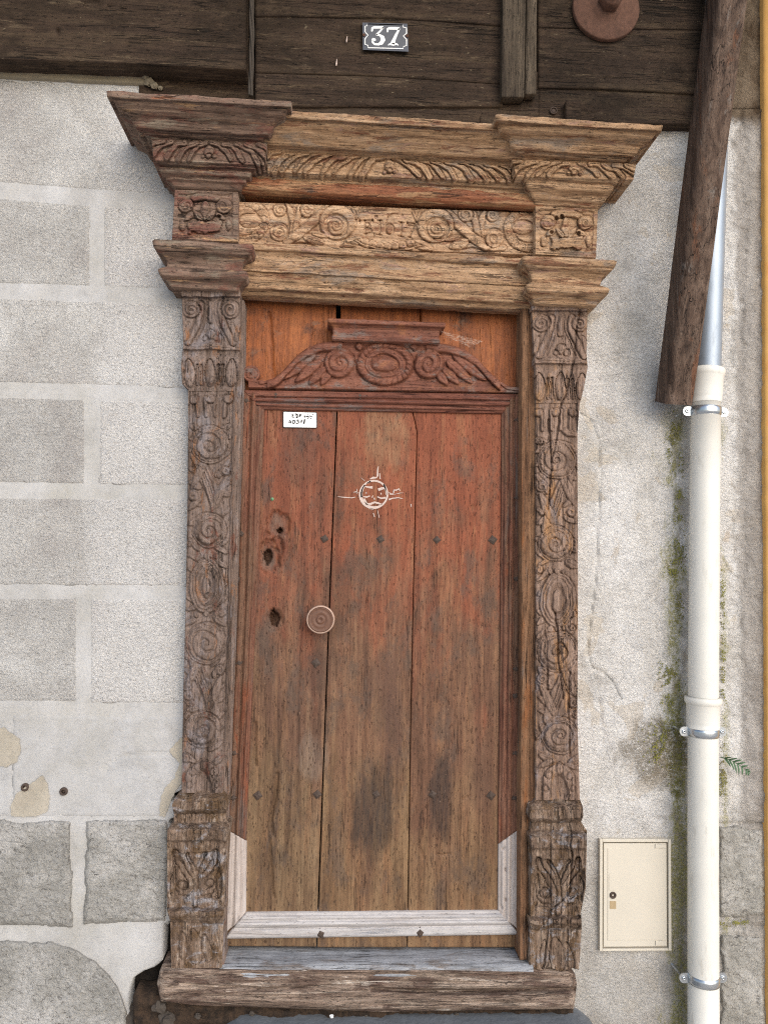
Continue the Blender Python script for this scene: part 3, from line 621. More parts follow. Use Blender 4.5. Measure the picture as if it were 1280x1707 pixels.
# cable
cb = empty('cable_bundle', PX(418, 158, .09), 'old twisted cable bundle hanging down over the lintel joint', 'cable')
for k in range(3):
    ys = np.linspace(-170, 160, 60); pts = []
    for y in ys:
        a = y / 26 + k * 2.094; p = W(419 - .018 * (y - 80) * .25, y, .092)
        pts.append((p[0] + .0042 * math.cos(a) + .002 * math.sin(y / 40), p[1] + .0042 * math.sin(a), p[2]))
    tube('cable_strand', pts, .0042, M['cable'], cb, 8)
# timber brace leaning out under the upper storey
br = empty('timber_brace', PX(1118, 672, .06), 'dark timber brace leaning out from the wall beside the zinc pipe', 'brace')
A, Bp = W(1122, 672, .075), W(1211, 0, .40); dirv = (Bp - A); Bp = A + dirv * 1.28
n_, m_ = 40, 24; rows_ = []
ax = np.array([1.0, 0, 0]); tv = dirv / np.linalg.norm(dirv); ax = ax - tv * ax.dot(tv); ax /= np.linalg.norm(ax); bx = np.cross(tv, ax)
if bx[1] > 0: bx = -bx                      # bx towards the viewer
sec = []
hw_, hd_ = .041, .05
for k in range(m_):
    a = 2 * math.pi * (k + .5) / m_; cxx, sxx = math.cos(a), math.sin(a); q = 1 / max(abs(cxx), abs(sxx)); q = min(q, 1.37)
    sec.append((hw_ * cxx * q, hd_ * sxx * q))
for i_ in range(n_):
    t_ = i_ / (n_ - 1); cpt = A + (Bp - A) * t_ + ax * (-.002 * math.sin(t_ * 3.0)); s_ = 1.02 - .04 * t_
    for k, (u_, v_) in enumerate(sec):
        wv = .0014 * float(fbm(np.array(k * .9), np.array(t_ * 5.), 7, 3)); rows_.append(cpt + ax * (u_ * s_ + wv) + bx * (v_ * s_ + wv))
mk('brace_timber', rows_, [tuple(q) for q in gq(n_, m_, wrap=True)] + [tuple(range(m_))[::-1], tuple(range((n_ - 1) * m_, n_ * m_))], M['brace'], br)
# upper storey floor that the brace and beam carry
us = empty('upper_floor', (0, -.3, 3.32), 'jettied timber floor of the upper storey carried by the brace', 'floor')
box('floor_boards', -3.2, 3.0, -.62, .5, ZTOP + .002, ZTOP + .06, M['beam'], us, 0)

# ------------------------------------------------------------------ carved wooden door surround
ds = empty('door_surround', PX(640, 1612, .05), 'carved old wooden door surround with scroll pilasters and heavy moulded cornice', 'door frame')
DB, DC = .095, .06                        # how far the end blocks and the middle stand out from the wall
LX0, LX1 = PX(290, 358, DB)[0], PX(397, 358, DB)[0]
RX0, RX1 = PX(893, 385, DB)[0], PX(995, 385, DB)[0]
TILT = 0.0
P_TOP = .16
def cor(y0, s=1.0):
    return [(y0, .156), (y0 + 1, .160), (y0 + 11 * s, .158), (y0 + 12 * s, .148), (y0 + 15 * s, .146), (y0 + 24 * s, .138), (y0 + 33 * s, .122), (y0 + 42 * s, .108), (y0 + 53 * s, .100), (y0 + 60 * s, .092), (y0 + 62 * s, .080), (y0 + 68 * s, .074), (y0 + 73 * s, .060)]
moulding('cornice', LX0, LX1, cor(159) + [(276, .052), (280, .036), (283, .040), (290, .036), (296, .022), (299, .024), (305, .012), (312, .006)], 325, DB, M['lintel_brown'], ds, seed=3, tilt=.0, wear=.0022)
moulding('cornice', RX0, RX1, cor(199, .92) + [(300, .052), (304, .040), (308, .042), (316, .038), (324, .026), (332, .020), (338, .010), (343, .006)], 950, DB, M['lintel'], ds, seed=5, tilt=-.006, mitre=(1, .85), wear=.0022)
cxr = [(190, .150), (191, .155), (202, .152), (204, .140), (210, .136), (222, .124), (236, .104), (248, .090), (254, .072), (262, .060)]
moulding('cornice', LX1 - .04, RX0 + .04, [(a + 5, b) for a, b in cxr] + [(302, .046), (305, .036), (311, .040)], 650, DC, M['lintel'], ds, mitre=(0, 0), seed=8, tilt=-.008)
moulding('bed_moulding', LX1 - .02, RX0 + .02, [(306, .030), (309, .040), (318, .042), (328, .036), (334, .024), (338, .010), (340.5, -.015)], 640, DC, M['lintel_red'], ds, mitre=(0, 0), seed=18, tilt=-.010)

# leaf bands under the cornice
def leafband(x0, x1, y0l, y0r, hgt, n, lift):
    def fn(r):
        xm = (x0 + x1) / 2
        rg = np.random.default_rng(n + int(x0))
        for k in range(n):
            for sgn in (-1, 1):
                a = xm + sgn * (10 + k * (x1 - x0) / 2 / n + rg.uniform(-3, 3)); yy = y0l + (y0r - y0l) * (a - x0) / (x1 - x0)
                b = a + sgn * (x1 - x0) / 2 / n * rg.uniform(1.3, 1.9)
                pts = [(a - sgn * 4, yy + 2), (a + (b - a) * .35, yy + rg.uniform(4, 8)), (a + (b - a) * .72, yy + hgt * .5), (b, yy + hgt - rg.uniform(1, 5))]
                r.line(pts, rg.uniform(4.0, 6.0), .007, moat=.005, mw=1.2, bev=5); r.groove(pts, .9, .003); r.groove([(x_ + sgn * 4, y_ + 1) for x_, y_ in pts[1:]], .8, .0025)
        yc = y0l + (y0r - y0l) * .5
        r.ell(xm, yc + hgt * .5, 9, hgt * .34, .007, 4); r.ell(xm, yc + hgt * .72, 5, 5, .005, 3); r.ell(xm - 9, yc + hgt * .75, 4, 4, .004, 3); r.ell(xm + 9, yc + hgt * .75, 4, 4, .004, 3)
    return fn
relief('leaf_carving', [(228, 252), (278, 258)], [(228, 447), (278, 440)], [(250, 231), (448, 237)], [(250, 267), (448, 275)], 1.0, DB + .062, leafband(258, 440, 234, 239, 34, 5, 0), M['lintel_brown'], ds, back=.0, grain=('x', .0006), seed=2, warp=3.5, wear=.3, gain=1.5)
relief('leaf_carving', 446, 851, [(446, 252), (851, 277)], [(446, 287), (851, 304)], 1.0, DC + .062, leafband(452, 846, 250, 272, 34, 9, 0), M['lintel'], ds, back=.0, grain=('x', .0006), seed=3, warp=3.5, wear=.3, gain=1.5)
relief('leaf_carving', [(262, 852), (300, 862)], [(262, 1062), (300, 1055)], [(850, 266), (1062, 273)], [(850, 294), (1062, 300)], 1.0, DB + .058, leafband(856, 1056, 267, 274, 26, 5, 0), M['lintel'], ds, back=.0, grain=('x', .0006), seed=4, warp=3.5, wear=.3, gain=1.5)

# frieze
def frieze(r):
    r.H = r.H + .001 * fbm(r.X / 30, r.Y / 6, 3, 3)
    for mx in (0, 1):
        # scroll work traced on the left, then its mirror on the right half (which sags a little)
        def P(x, y): return (x, y) if not mx else (1288 - x - (x - 560) * -.005, y + 12 - (x - 400) * .04)
        def LN(pts): return [P(*q) for q in pts]
        dr = 1 if not mx else -1
        c = P(404, 369); r.ell(c[0], c[1], 45, 40, .006, 8)
        for k in range(11):
            a = math.radians(-100 + k * 20) if not mx else math.radians(280 - k * 20)
            r.groove([(c[0] + 30 * math.cos(a), c[1] + 27 * math.sin(a)), (c[0] + 43 * math.cos(a + .2 * dr), c[1] + 38 * math.sin(a + .2 * dr))], 1.1, .004)
            r.ell(c[0] + 36 * math.cos(a + .18), c[1] + 32 * math.sin(a + .18), 5, 5, .0025, 4, .0006)
        r.ring(c[0], c[1], 28, 25, 1.6, .005)
        c = P(416, 368); r.ell(c[0], c[1], 19, 13, .004, 8); r.groove(LN([(404, 368), (430, 368)]), 1.0, .002)
        r.line(LN([(448, 403), (470, 405), (500, 400), (515, 402)]), 5, .005)
        r.line(LN([(488, 396), (489, 372), (484, 352), (474, 340)]), 6, .006); r.line(LN([(490, 396), (495, 368), (500, 348), (512, 339)]), 6, .006)
        r.line(LN([(478, 402), (502, 388), (528, 364), (546, 348), (566, 341)]), 8.5, .008, bev=5)
        cc = P(467, 350); r.spiral(*cc, 12, 1.6, -dr, 0.3 if not mx else 2.8); cc = P(512, 350); r.spiral(*cc, 13, 1.6, dr, 2.8 if not mx else .3)
        cc = P(465, 388); r.spiral(*cc, 16, 1.9, -dr, 0.8 if not mx else 2.3)
        cc = P(563, 370); r.ell(*cc, 31, 30, .008, 6); cc = P(560, 376); r.ring(*cc, 19, 19, 1.7, .007); r.spiral(*cc, 17, 2.0, dr, 1.2 if not mx else 1.9, .004, .005)
        for k in range(9):
            a = k * .62; cc = P(561, 375); r.groove([(cc[0] + 21 * math.cos(a), cc[1] + 21 * math.sin(a)), (cc[0] + 26 * math.cos(a + .2), cc[1] + 26 * math.sin(a + .2))], .9, .002)
        q0, q1 = P(506, 394), P(541, 407); r.leaf(*q0, *q1, 9, .006)
        q0, q1 = P(520, 388), P(548, 394); r.leaf(*q0, *q1, 5, .004)
        # hanging tassel
        cc = P(594, 356); tx, ty = cc
        r.line([(tx - 6, ty - 14), (tx + 6, ty - 14)], 2, .004); r.line([(tx, ty + 8), (tx - 6, ty - 8)], 2, .003); r.line([(tx, ty + 8), (tx + 6, ty - 8)], 2, .003)
        for s_ in (-7, -2, 2, 7): r.groove([(tx + s_, ty - 22), (tx + s_ * .8, ty - 15)], .9, .004)
        r.groove([(tx, ty + 8), P(591, 372)], 1.0, .004)
        cc = P(580, 405); r.leaf(*P(604, 398), *P(566, 411), 9, .006)
    # swag of leaves under the date
    for k in range(7):
        x = 608 + k * 12.5; y = 403 + 9 * math.sin(math.pi * (k + .5) / 7); r.ell(x, y, 7.5, 6.5, .006, 4); r.groove([(x - 2, y + 4), (x + 1, y - 3)], .8, .0025)
    r.line([(592, 402), (605, 409), (630, 415), (652, 418), (680, 416), (700, 410)], 2.2, .004)
    r.groove([(575, 405), (590, 409), (610, 410), (625, 416), (652, 419), (682, 414), (705, 412)], 1.0, .004)
    # incised date
    g = lambda *p: r.groove(list(p), 1.25, .0055)
    g((599, 368), (621, 368)); g((600, 366), (600, 371)); g((621, 366), (621, 371)); g((608.5, 368), (608.5, 391)); g((606, 391), (611, 391))
    g((610, 372), (616, 373), (617.5, 377), (611, 380)); g((611, 380), (618, 382), (618.5, 388), (610, 391)); g((623, 390), (624, 394), (622.5, 396))
    g((632.5, 368), (632.5, 391)); g((629, 367.5), (636, 367.5)); g((627, 391), (636, 391.5)); g((625, 361), (625.5, 364)); g((628, 361), (628, 363))
    g((662, 357), (653, 356.5), (646, 362), (642.5, 372), (642.5, 383), (645, 389), (650, 391)); g(*arc(649.5, 382, 7, 8.5, 0, 360, 18))
    g((668.5, 371), (668.5, 394)); g((665, 370.5), (672, 371)); g((664.5, 394.5), (672.5, 395)); g(*arc(669.5, 358.5, 1.6, 1.6, 0, 360, 6))
    g((678, 372), (691, 373.5)); g((678, 370), (678, 375)); g((691, 373.5), (682, 395)); g((680, 395), (685, 395.5)); g((679, 376), (689, 377))
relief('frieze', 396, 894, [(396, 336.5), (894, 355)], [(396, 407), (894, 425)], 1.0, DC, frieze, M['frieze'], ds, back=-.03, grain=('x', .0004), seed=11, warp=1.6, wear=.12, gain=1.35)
def fblock(cx, cy, s):
    def fn(r):
        r.H = r.H + .0
        e = np.minimum(np.minimum(r.X - (cx - 51), cx + 51 - r.X), np.minimum(r.Y - (cy - 41), cy + 41 - r.Y)); r.H = r.H - .005 * np.clip((e - 5) / 2.5, 0, 1)
        r.line([(cx - 22, cy - 27), (cx, cy - 31), (cx + 22, cy - 27)], 6, .007)
        r.spiral(cx - 31, cy - 15, 13, 1.8, -1, 0, .008); r.spiral(cx + 31, cy - 15, 13, 1.8, 1, math.pi, .008)
        r.leaf(cx, cy + 8, cx, cy - 24, 8, .008)
        for s_ in (-1, 1): r.leaf(cx + s_ * 3, cy + 8, cx + s_ * 17, cy - 6, 5, .006); r.leaf(cx + s_ * 18, cy - 2, cx + s_ * 34, cy + 8, 5, .005); r.ell(cx + s_ * 38, cy + 18, 5, 9, .004, 4)
        e2 = np.minimum(27 - np.abs(r.X - cx), 10 - np.abs(r.Y - cy - 20)) + 5 * fbm(r.X / 9, r.Y / 6, int(cx), 3); r.raise_(-e2, .006, 3, .002)
        for q in s: r.sink(q[0], q[1], 3.6, 3.6, .018)
    return fn
relief('frieze_block', [(315, 292), (400, 287)], 397, [(288, 316), (398, 320)], [(288, 400), (398, 403)], 1.0, DB, fblock(342, 358, ((365, 361),)), M['lintel_brown'], ds, back=-.01, grain=('x', .0008), seed=21, warp=3.5, wear=.45, gain=1.3)
relief('frieze_block', 892, [(345, 996), (425, 993)], [(892, 343), (996, 347)], [(892, 424), (996, 430)], 1.0, DB, fblock(943, 386, ((926, 364), (936, 361), (919, 388), (965, 389))), M['lintel'], ds, back=-.01, grain=('x', .0008), seed=22, warp=3.5, wear=.45, gain=1.3)
# architrave and capital mouldings
moulding('architrave', LX1 - .03, RX0 + .03, [(416, .010), (418, .018), (428, .018), (431, .008), (436, .004), (446, .004), (456, .012), (459, .018), (463, .020), (465, .012), (470, .012), (480, .008), (484, .004), (492, .002), (497, -.012), (504, -.022)], 640, DC, M['lintel'], ds, mitre=(0, 0), seed=12, tilt=-.012, wear=.0026)
cap = lambda y: [(y, .050), (y + 2, .056), (y + 12, .052), (y + 18, .044), (y + 25, .030), (y + 33, .022), (y + 44, .018), (y + 47, .036), (y + 50, .040), (y + 58, .036), (y + 66, .022), (y + 72, .014), (y + 79, .010)]
moulding('capital_moulding', LX0 + .008, LX1 - .002, cap(403), 345, DB - .01, M['lintel_brown'], ds, seed=14)
moulding('capital_moulding', RX0 + .004, RX1 - .012, cap(429), 935, DB - .01, M['lintel'], ds, seed=15, tilt=-.004)

# pilasters -------------------------------------------------------------
DP = .055
def capital(cx, y0, w_, flip=1):
    def fn(r):
        a = y0
        r.prof([(a, .018), (a + 9, .018), (a + 11, .004), (a + 86, .006), (a + 90, .020), (a + 97, .022), (a + 100, .012), (a + 108, .010), (a + 112, .014), (a + 130, .022), (a + 150, .012), (a + 160, .002), (a + 166, 0)])
        for s_ in (-1, 1):
            pts = [(cx + s_ * 17, a + 22), (cx + s_ * 17, a + 40), (cx + s_ * 24, a + 60), (cx + s_ * 38, a + 86)]
            r.line(pts, 6, .009, moat=.006)
            r.spiral(cx + s_ * 32, a + 31, 15, 1.9, s_, math.pi if s_ > 0 else 0, .012, .006, 1.5)
            r.groove([(cx + s_ * 2, a + 20), (cx + s_ * 8, a + 50), (cx + s_ * 24, a + 84)], 1.4, .005)
            r.leaf(cx + s_ * 44, a + 84, cx + s_ * 36, a + 52, 5, .006)
        r.line([(cx, a + 20), (cx, a + 50)], 5, .008); r.ell(cx, a + 74, 9, 9, .007, 5); r.ell(cx - 9, a + 80, 5, 5, .005, 3); r.ell(cx + 9, a + 80, 5, 5, .005, 3)
        r.groove([(cx - 46, a + 94), (cx + 46, a + 94)], 1, .003)
        for k, xx in enumerate((-34, 0, 34)): r.leaf(cx + xx, a + 160, cx + xx * 1.06, a + 113, 10, .010)
        for xx in (-22, -15, 14, 21): r.line([(cx + xx, a + 156), (cx + xx, a + 124)], 2.4, .006)
    return fn
def shaft(c, f, kind):
    """c(y) centre line, f = +1 for scrolls turning as on the left pilaster, -1 mirrored"""
    def fn(r):
        r.H = r.H - .002
        o = lambda y, dx: (c(y) + f * dx, y)
        Y = kind
        rg = np.random.default_rng(7 if f > 0 else 8)
        for y in np.arange(Y['fl'] + 45, Y['ar'] - 20, 24):
            for s_ in (-1, 1):
                xa, ya = o(y, s_ * 35); xb, yb = o(y + rg.uniform(8, 20) * rg.choice((-1, 1)), s_ * rg.uniform(6, 16)); r.leaf(xb, yb, xa, ya, rg.uniform(4, 7), .005)
                if rg.random() < .25: r.spiral(*o(y + 6, s_ * rg.uniform(24, 32)), rg.uniform(5, 8), 1.2, s_, 0, .006, .004, 1.1)
        for s_ in (-1, 1): r.line([o(yy, s_ * 38.5) for yy in range(650, 1330, 40)], 2.2, .005)
        for dx in (-24, -8, 8, 24): r.line([o(Y['fl'], dx), o(Y['fl'] + 32, dx * .9)], 3, .005)
        for k, dx in enumerate((-28, 0, 28)): x, y = o(Y['fl'] + 4, dx); r.ell(x, y, 8, 7, .006, 4)
        def stem(y, s, ln=95):
            # diagonal stem with gouged bars, leaves and side curls between two scrolls
            a, b = o(y, -20 * s), o(y + ln, 16 * s)
            r.line([a, o(y + ln * .35, -8 * s), o(y + ln * .7, 10 * s), b], 11, .006, bev=5)
            for q in (-5, 3): r.line([o(y + ln * .22, (-12 + q) * s), o(y + ln * .85, (10 + q) * s)], 2.2, .005, moat=.005)
            r.leaf(*o(y + ln * .95, 6 * s), *o(y + ln * .35, 30 * s), 8, .006); r.leaf(*o(y + 5, -6 * s), *o(y + ln * .6, -30 * s), 8, .006); r.leaf(*o(y + ln * .4, 14 * s), *o(y + ln * .05, 34 * s), 6, .005)
            x, yy = o(y + ln * .28, 26 * s); r.spiral(x, yy, 9, 1.3, f, 0, .008, .005, 1.3); x, yy = o(y + ln * .72, -26 * s); r.spiral(x, yy, 9, 1.3, -f, 2, .008, .005, 1.3)
        stem(Y['s1'] + 18, 1); stem(Y['s3'] + 18, 1)
        for key, R_, dx, st in (('s1', 29, 0, 0), ('s2', 26, 2, 2.5), ('s3', 31, 1, 0), ('s4', 28, -2, 2.5)):
            x, y = o(Y[key], dx); r.ell(x, y, R_ + 3, R_ + 4, .004, 6, .005); r.spiral(x, y, R_, 1.9, f if key in ('s1', 's3') else -f, st, .011, .007, 1.8)
            for k in range(14):
                a = k * .45; r.groove([(x + R_ * .82 * math.cos(a), y + R_ * .82 * math.sin(a)), (x + R_ * 1.0 * math.cos(a + .15), y + R_ * 1.0 * math.sin(a + .15))], 1.0, .003)
        x, y = o(Y['ov'], 0)
        r.ell(x, y, 30, 46, .006, 5, .005); r.ring(x, y, 25, 40, 1.6, .006); r.ring(x, y, 20, 34, 1.4, .005); r.sink(x, y, 15, 28, .010, .3); r.ell(x, y + 2, 8, 19, .007, 6, .001)
        for dy in (-52, 52):
            for dx in (-14, 0, 14): x2, y2 = o(Y['ov'] + dy, dx); r.leaf(x2, y2, x2 + dx * .3, y2 + (10 if dy < 0 else -10), 5, .004)
        x, y = o(Y['ar'], 0)
        r.raise_(np.where(r.Y < y, np.hypot(r.X - x, (r.Y - y) * .9) - 27, np.abs(r.X - x) - 27), .006, 4)
        r.sink(x, y + 14, 15, 32, .014, .3); r.ell(x, y - 22, 6, 10, .005, 4)
        for s_ in (-1, 1): r.ell(x + s_ * 17, y - 10, 6, 7, .005, 4); r.ell(x + s_ * 22, y + 12, 5, 6, .005, 4)
    return fn
def base(cx, y0, hgt, s=1.0):
    def fn(r):
        a = y0
        r.prof([(a, .002), (a + 4, .010), (a + 12, .030), (a + 16, .032), (a + 17, .036), (a + 30, .038), (a + 34, .026), (a + 37, .012), (a + 50, .014), (a + 55, .030), (a + 62, .046), (a + 66, .048), (a + 80, .044), (a + 84, .032), (a + 110, .030), (a + 160, .016), (a + 192, .008), (a + 196, .022), (a + 200, .034), (a + 206, .034), (a + 213, .022), (a + 218, .008), (a + 292, .006)])
        r.H = r.H - .006 * ((r.Y > a + 101) & (r.Y < a + 178) & (np.abs(r.X - cx) < 40))
        for s_ in (-1, 1):
            r.line([(cx + s_ * 33, a + 100), (cx + s_ * 31, a + 116), (cx + s_ * 20, a + 130), (cx + s_ * 11, a + 144), (cx + s_ * 9, a + 158), (cx + s_ * 14, a + 168), (cx + s_ * 24, a + 168), (cx + s_ * 30, a + 158)], 5.0, .009, moat=.003, bev=4)
            r.ell(cx + s_ * 23, a + 154, 8, 8, .008, 5, .003); r.leaf(cx + s_ * 38, a + 176, cx + s_ * 36, a + 124, 5, .006)
        r.line([(cx - 16, a + 104), (cx - 5, a + 124), (cx, a + 140)], 3.5, .006, moat=.003); r.line([(cx + 16, a + 104), (cx + 5, a + 124), (cx, a + 140)], 3.5, .006, moat=.003); r.line([(cx, a + 136), (cx, a + 188)], 5, .007, moat=.003)
        r.leaf(cx, a + 288, cx - 4, a + 226, 13, .004, False); r.leaf(cx + 22, a + 284, cx + 14, a + 236, 8, .003, False); r.leaf(cx - 22, a + 280, cx - 24, a + 232, 8, .003, False)
        for k, q in enumerate((-31, -12, 3, 20, 33)): r.groove([(cx + q, a + 64), (cx + q + 1, a + 96)], .9, .005); r.groove([(cx + q * .9 + 3, a + 198), (cx + q * .9 + 3, a + 214)], 1.0, .006); r.groove([(cx + q + 4, a + 30), (cx + q + 4, a + 16)], .9, .004)
    return fn
# left
pl_ = relief('pilaster', [(648, 314), (830, 313), (1000, 310), (1150, 306), (1322, 303)], [(648, 392), (830, 388), (1000, 384), (1150, 379), (1322, 372)], 648, 1322, 1.0, DP,
             shaft(lambda y: np.interp(y, [650, 1320], [352, 337]), 1, dict(fl=662, s1=742, s2=884, ov=976, s3=1073, s4=1216, ar=1298)), M['pil_l'], ds, grain=('z', .0016), seed=31, warp=2.8, wear=.32, gain=1.25)
relief('capital', [(485, 303), (575, 306), (610, 302), (640, 304), (650, 315)], [(485, 400), (560, 402), (600, 398), (625, 398), (650, 391)], 483, 652, 1.0, DP, capital(351, 485, 98), M['pil_l'], pl_, grain=('z', .0010), seed=32, warp=2.5, gain=1.15, wear=.2)
relief('base', [(1318, 303), (1330, 292), (1342, 287), (1356, 290), (1372, 290), (1382, 280), (1400, 279), (1515, 279), (1522, 280), (1535, 284), (1612, 286)], [(1318, 374), (1330, 376), (1342, 379), (1356, 376), (1370, 377), (1384, 380), (1400, 378), (1500, 374), (1525, 373), (1612, 370)], 1318, 1614, 1.0, DP - .008, base(327, 1320, 292), M['base'], pl_, grain=('z', .0024), seed=33, warp=4.0, gain=1.25, wear=.25)
# right
def cracked(fn, lines):
    def g(r):
        fn(r)
        for l in lines: r.groove(l, 1.5, .010)
    return g
pr_ = relief('pilaster', [(670, 893), (850, 893), (1100, 893), (1332, 893)], [(670, 966), (720, 962), (1000, 963), (1200, 962), (1332, 966)], 668, 1334, 1.0, DP,
             cracked(shaft(lambda y: np.interp(y, [650, 1320], [926, 931]), -1, dict(fl=684, s1=767, s2=906, ov=1000, s3=1086, s4=1226, ar=1303)), [[(914, 700), (918, 780), (912, 850)], [(934, 670), (932, 700), (921, 760)], [(926, 1020), (930, 1100), (938, 1165)], [(948, 1120), (948, 1260)], [(909, 1050), (912, 1150)]]), M['pil_r'], ds, grain=('z', .0018), seed=41, warp=2.8, wear=.32, gain=1.25)
relief('capital', [(508, 886), (590, 890), (615, 893), (670, 893)], [(508, 979), (590, 977), (612, 979), (650, 972), (672, 966)], 507, 672, 1.0, DP, cracked(capital(934, 508, 92), [[(964, 515), (958, 570), (955, 597), (951, 625), (942, 660), (936, 672)]]), M['pil_r'], pr_, grain=('z', .0014), seed=42, warp=2.5, gain=1.15, wear=.2)
relief('base', [(1332, 892), (1345, 884), (1360, 882), (1372, 886), (1385, 884), (1420, 886), (1500, 884), (1612, 882)], [(1332, 966), (1345, 971), (1360, 972), (1370, 968), (1385, 978), (1480, 976), (1520, 968), (1545, 969), (1600, 966), (1616, 964)], 1332, [(882, 1610), (900, 1618), (915, 1612), (935, 1620), (950, 1613), (966, 1617)], 1.0, DP - .008, cracked(base(930, 1334, 292), [[(951, 1385), (952, 1440), (950, 1485), (935, 1500), (915, 1520), (907, 1612)]]), M['base'], pr_, grain=('z', .0032), seed=43, warp=4.0, gain=1.25, wear=.25)
# jambs: plain timber between the carving and the door, with a worn edge bead
relief('jamb', [(500, 398), (650, 388), (1000, 381), (1320, 369), (1612, 366)], [(490, 407), (650, 404), (1000, 393), (1320, 381), (1612, 374)], 500, 1612, 2.0, DP - .012, None, M['pil_l'], ds, back=-.11, grain=('z', .003), seed=51, step2=4)
relief('jamb', [(500, 870), (700, 869), (1000, 869), (1380, 867), (1612, 866)], [(500, 896), (700, 896), (1000, 896), (1380, 890), (1612, 888)], 505, 1600, 2.0, DP - .014, lambda r: r.groove([(884, 500), (883, 1000), (880, 1600)], 1.5, .006), M['jamb'], ds, back=-.11, grain=('z', .003), seed=52, step2=4)

# transom boards and crest
def tfn(r): r.groove([(449, 520), (452, 560), (456, 630)], 1.4, .012); r.H = r.H + .001 * fbm(r.X / 40, r.Y / 60, 3)
relief('transom_board', 396, 560, 490, 660, 2.5, -.036, tfn, M['transom'], ds, back=-.10)
relief('transom_board', 568, 700, 490, 660, 3, -.044, None, M['transom'], ds, back=-.10)
relief('transom_board', 702, 885, 490, 660, 3, -.036, None, M['transom'], ds, back=-.10)
top_ = [(438, 636), (455, 631), (468, 622), (482, 607), (496, 592), (512, 580), (532, 572), (560, 568), (640, 569), (720, 571), (748, 574), (775, 583), (795, 597), (812, 616), (828, 632), (845, 643), (868, 647)]
def crest(r):
    r.H = r.H + .0
    e = r.Y - ip(top_, r.X); r.H = r.H - .004 * np.clip((e - 5) / 2, 0, 1)
    for s_, cx in ((-1, 566), (1, 714)):
        # feathers fanning out below a broad rolled rim that ends in a volute
        for k, (xa, ya, xb, yb) in enumerate(((40, 590, 96, 634), (30, 600, 74, 638), (22, 612, 52, 641), (14, 620, 32, 642))):
            r.leaf(cx + s_ * xa, ya, cx + s_ * xb, yb, 9 - k * .6, .006); r.groove([(cx + s_ * (xa + 7), ya + 2), (cx + s_ * (xb + 4), yb - 6)], .9, .002)
        k = ((r.X - cx) * s_ > -4) & ((r.X - cx) * s_ < 120)
        r.raise_(np.where(k, np.abs(e - 8) - 8, 20), .009, 6, .004)
        r.spiral(cx, 605 + (2 if s_ > 0 else 0), 25, 1.7, s_, 0 if s_ < 0 else math.pi, .011, .007, 1.8)
    r.ell(641, 607, 47, 37, .008, 6, .006); r.ring(641, 606, 34, 25, 1.8, .007); r.ring(641, 606, 29, 20, 1.3, .004); r.sink(641, 606, 27, 18, .010, .2); r.ell(641, 607, 23, 14, .010, 8, .002)
    for k in range(26):
        a = 2 * math.pi * k / 26; r.groove([(641 + 36 * math.cos(a), 607 + 27 * math.sin(a)), (641 + 45 * math.cos(a + .1), 607 + 35 * math.sin(a + .1))], 1.1, .004)
    for cx in (599, 690): r.raise_(np.abs(r.X - cx) + np.abs(r.Y - 578) - 8, .006, 4)
cr_ = relief('crest', 432, 868, top_, [(432, 646), (640, 650), (868, 654)], 1.0, .004, crest, M['crest'], ds, back=-.07, grain=('x', .0005), seed=61, warp=2.0, wear=.25, gain=1.2)
moulding('crest_cap', PX(557, 550, .022)[0], PX(730, 550, .022)[0], [(534, .018), (536, .021), (541, .019), (545, .010), (549, .004), (560, .003), (564, .006), (569, .006)], 643, 0.022, M['crest'], cr_, seed=66, wear=.0008, back=-.07)
lathe('crest_curl', PX(420, 625, -.018), [(.026, 0), (.026, .016), (.023, .020), (.019, .016), (.015, .016), (.013, .021), (.009, .017), (.006, .020), (.001, .021)], M['crest'], cr_, 28)
relief('crest_tail', 414, 440, [(414, 634), (440, 634)], [(414, 646), (440, 646)], 1.5, .0, None, M['crest'], cr_, back=-.07, grain=('x', .0008))
wb = mk('cobweb', [W(733, 551, .04), W(770, 560, .02), W(806, 569, -.030), W(781, 579, .004), W(755, 566, .02), W(748, 571, -.0)], [(0, 1, 4), (1, 2, 3), (1, 3, 4), (0, 4, 5)], M['web'], None, smooth=False)
tag(wb, 'grey cobweb strung beside the crest cap over the door', 'cobweb')

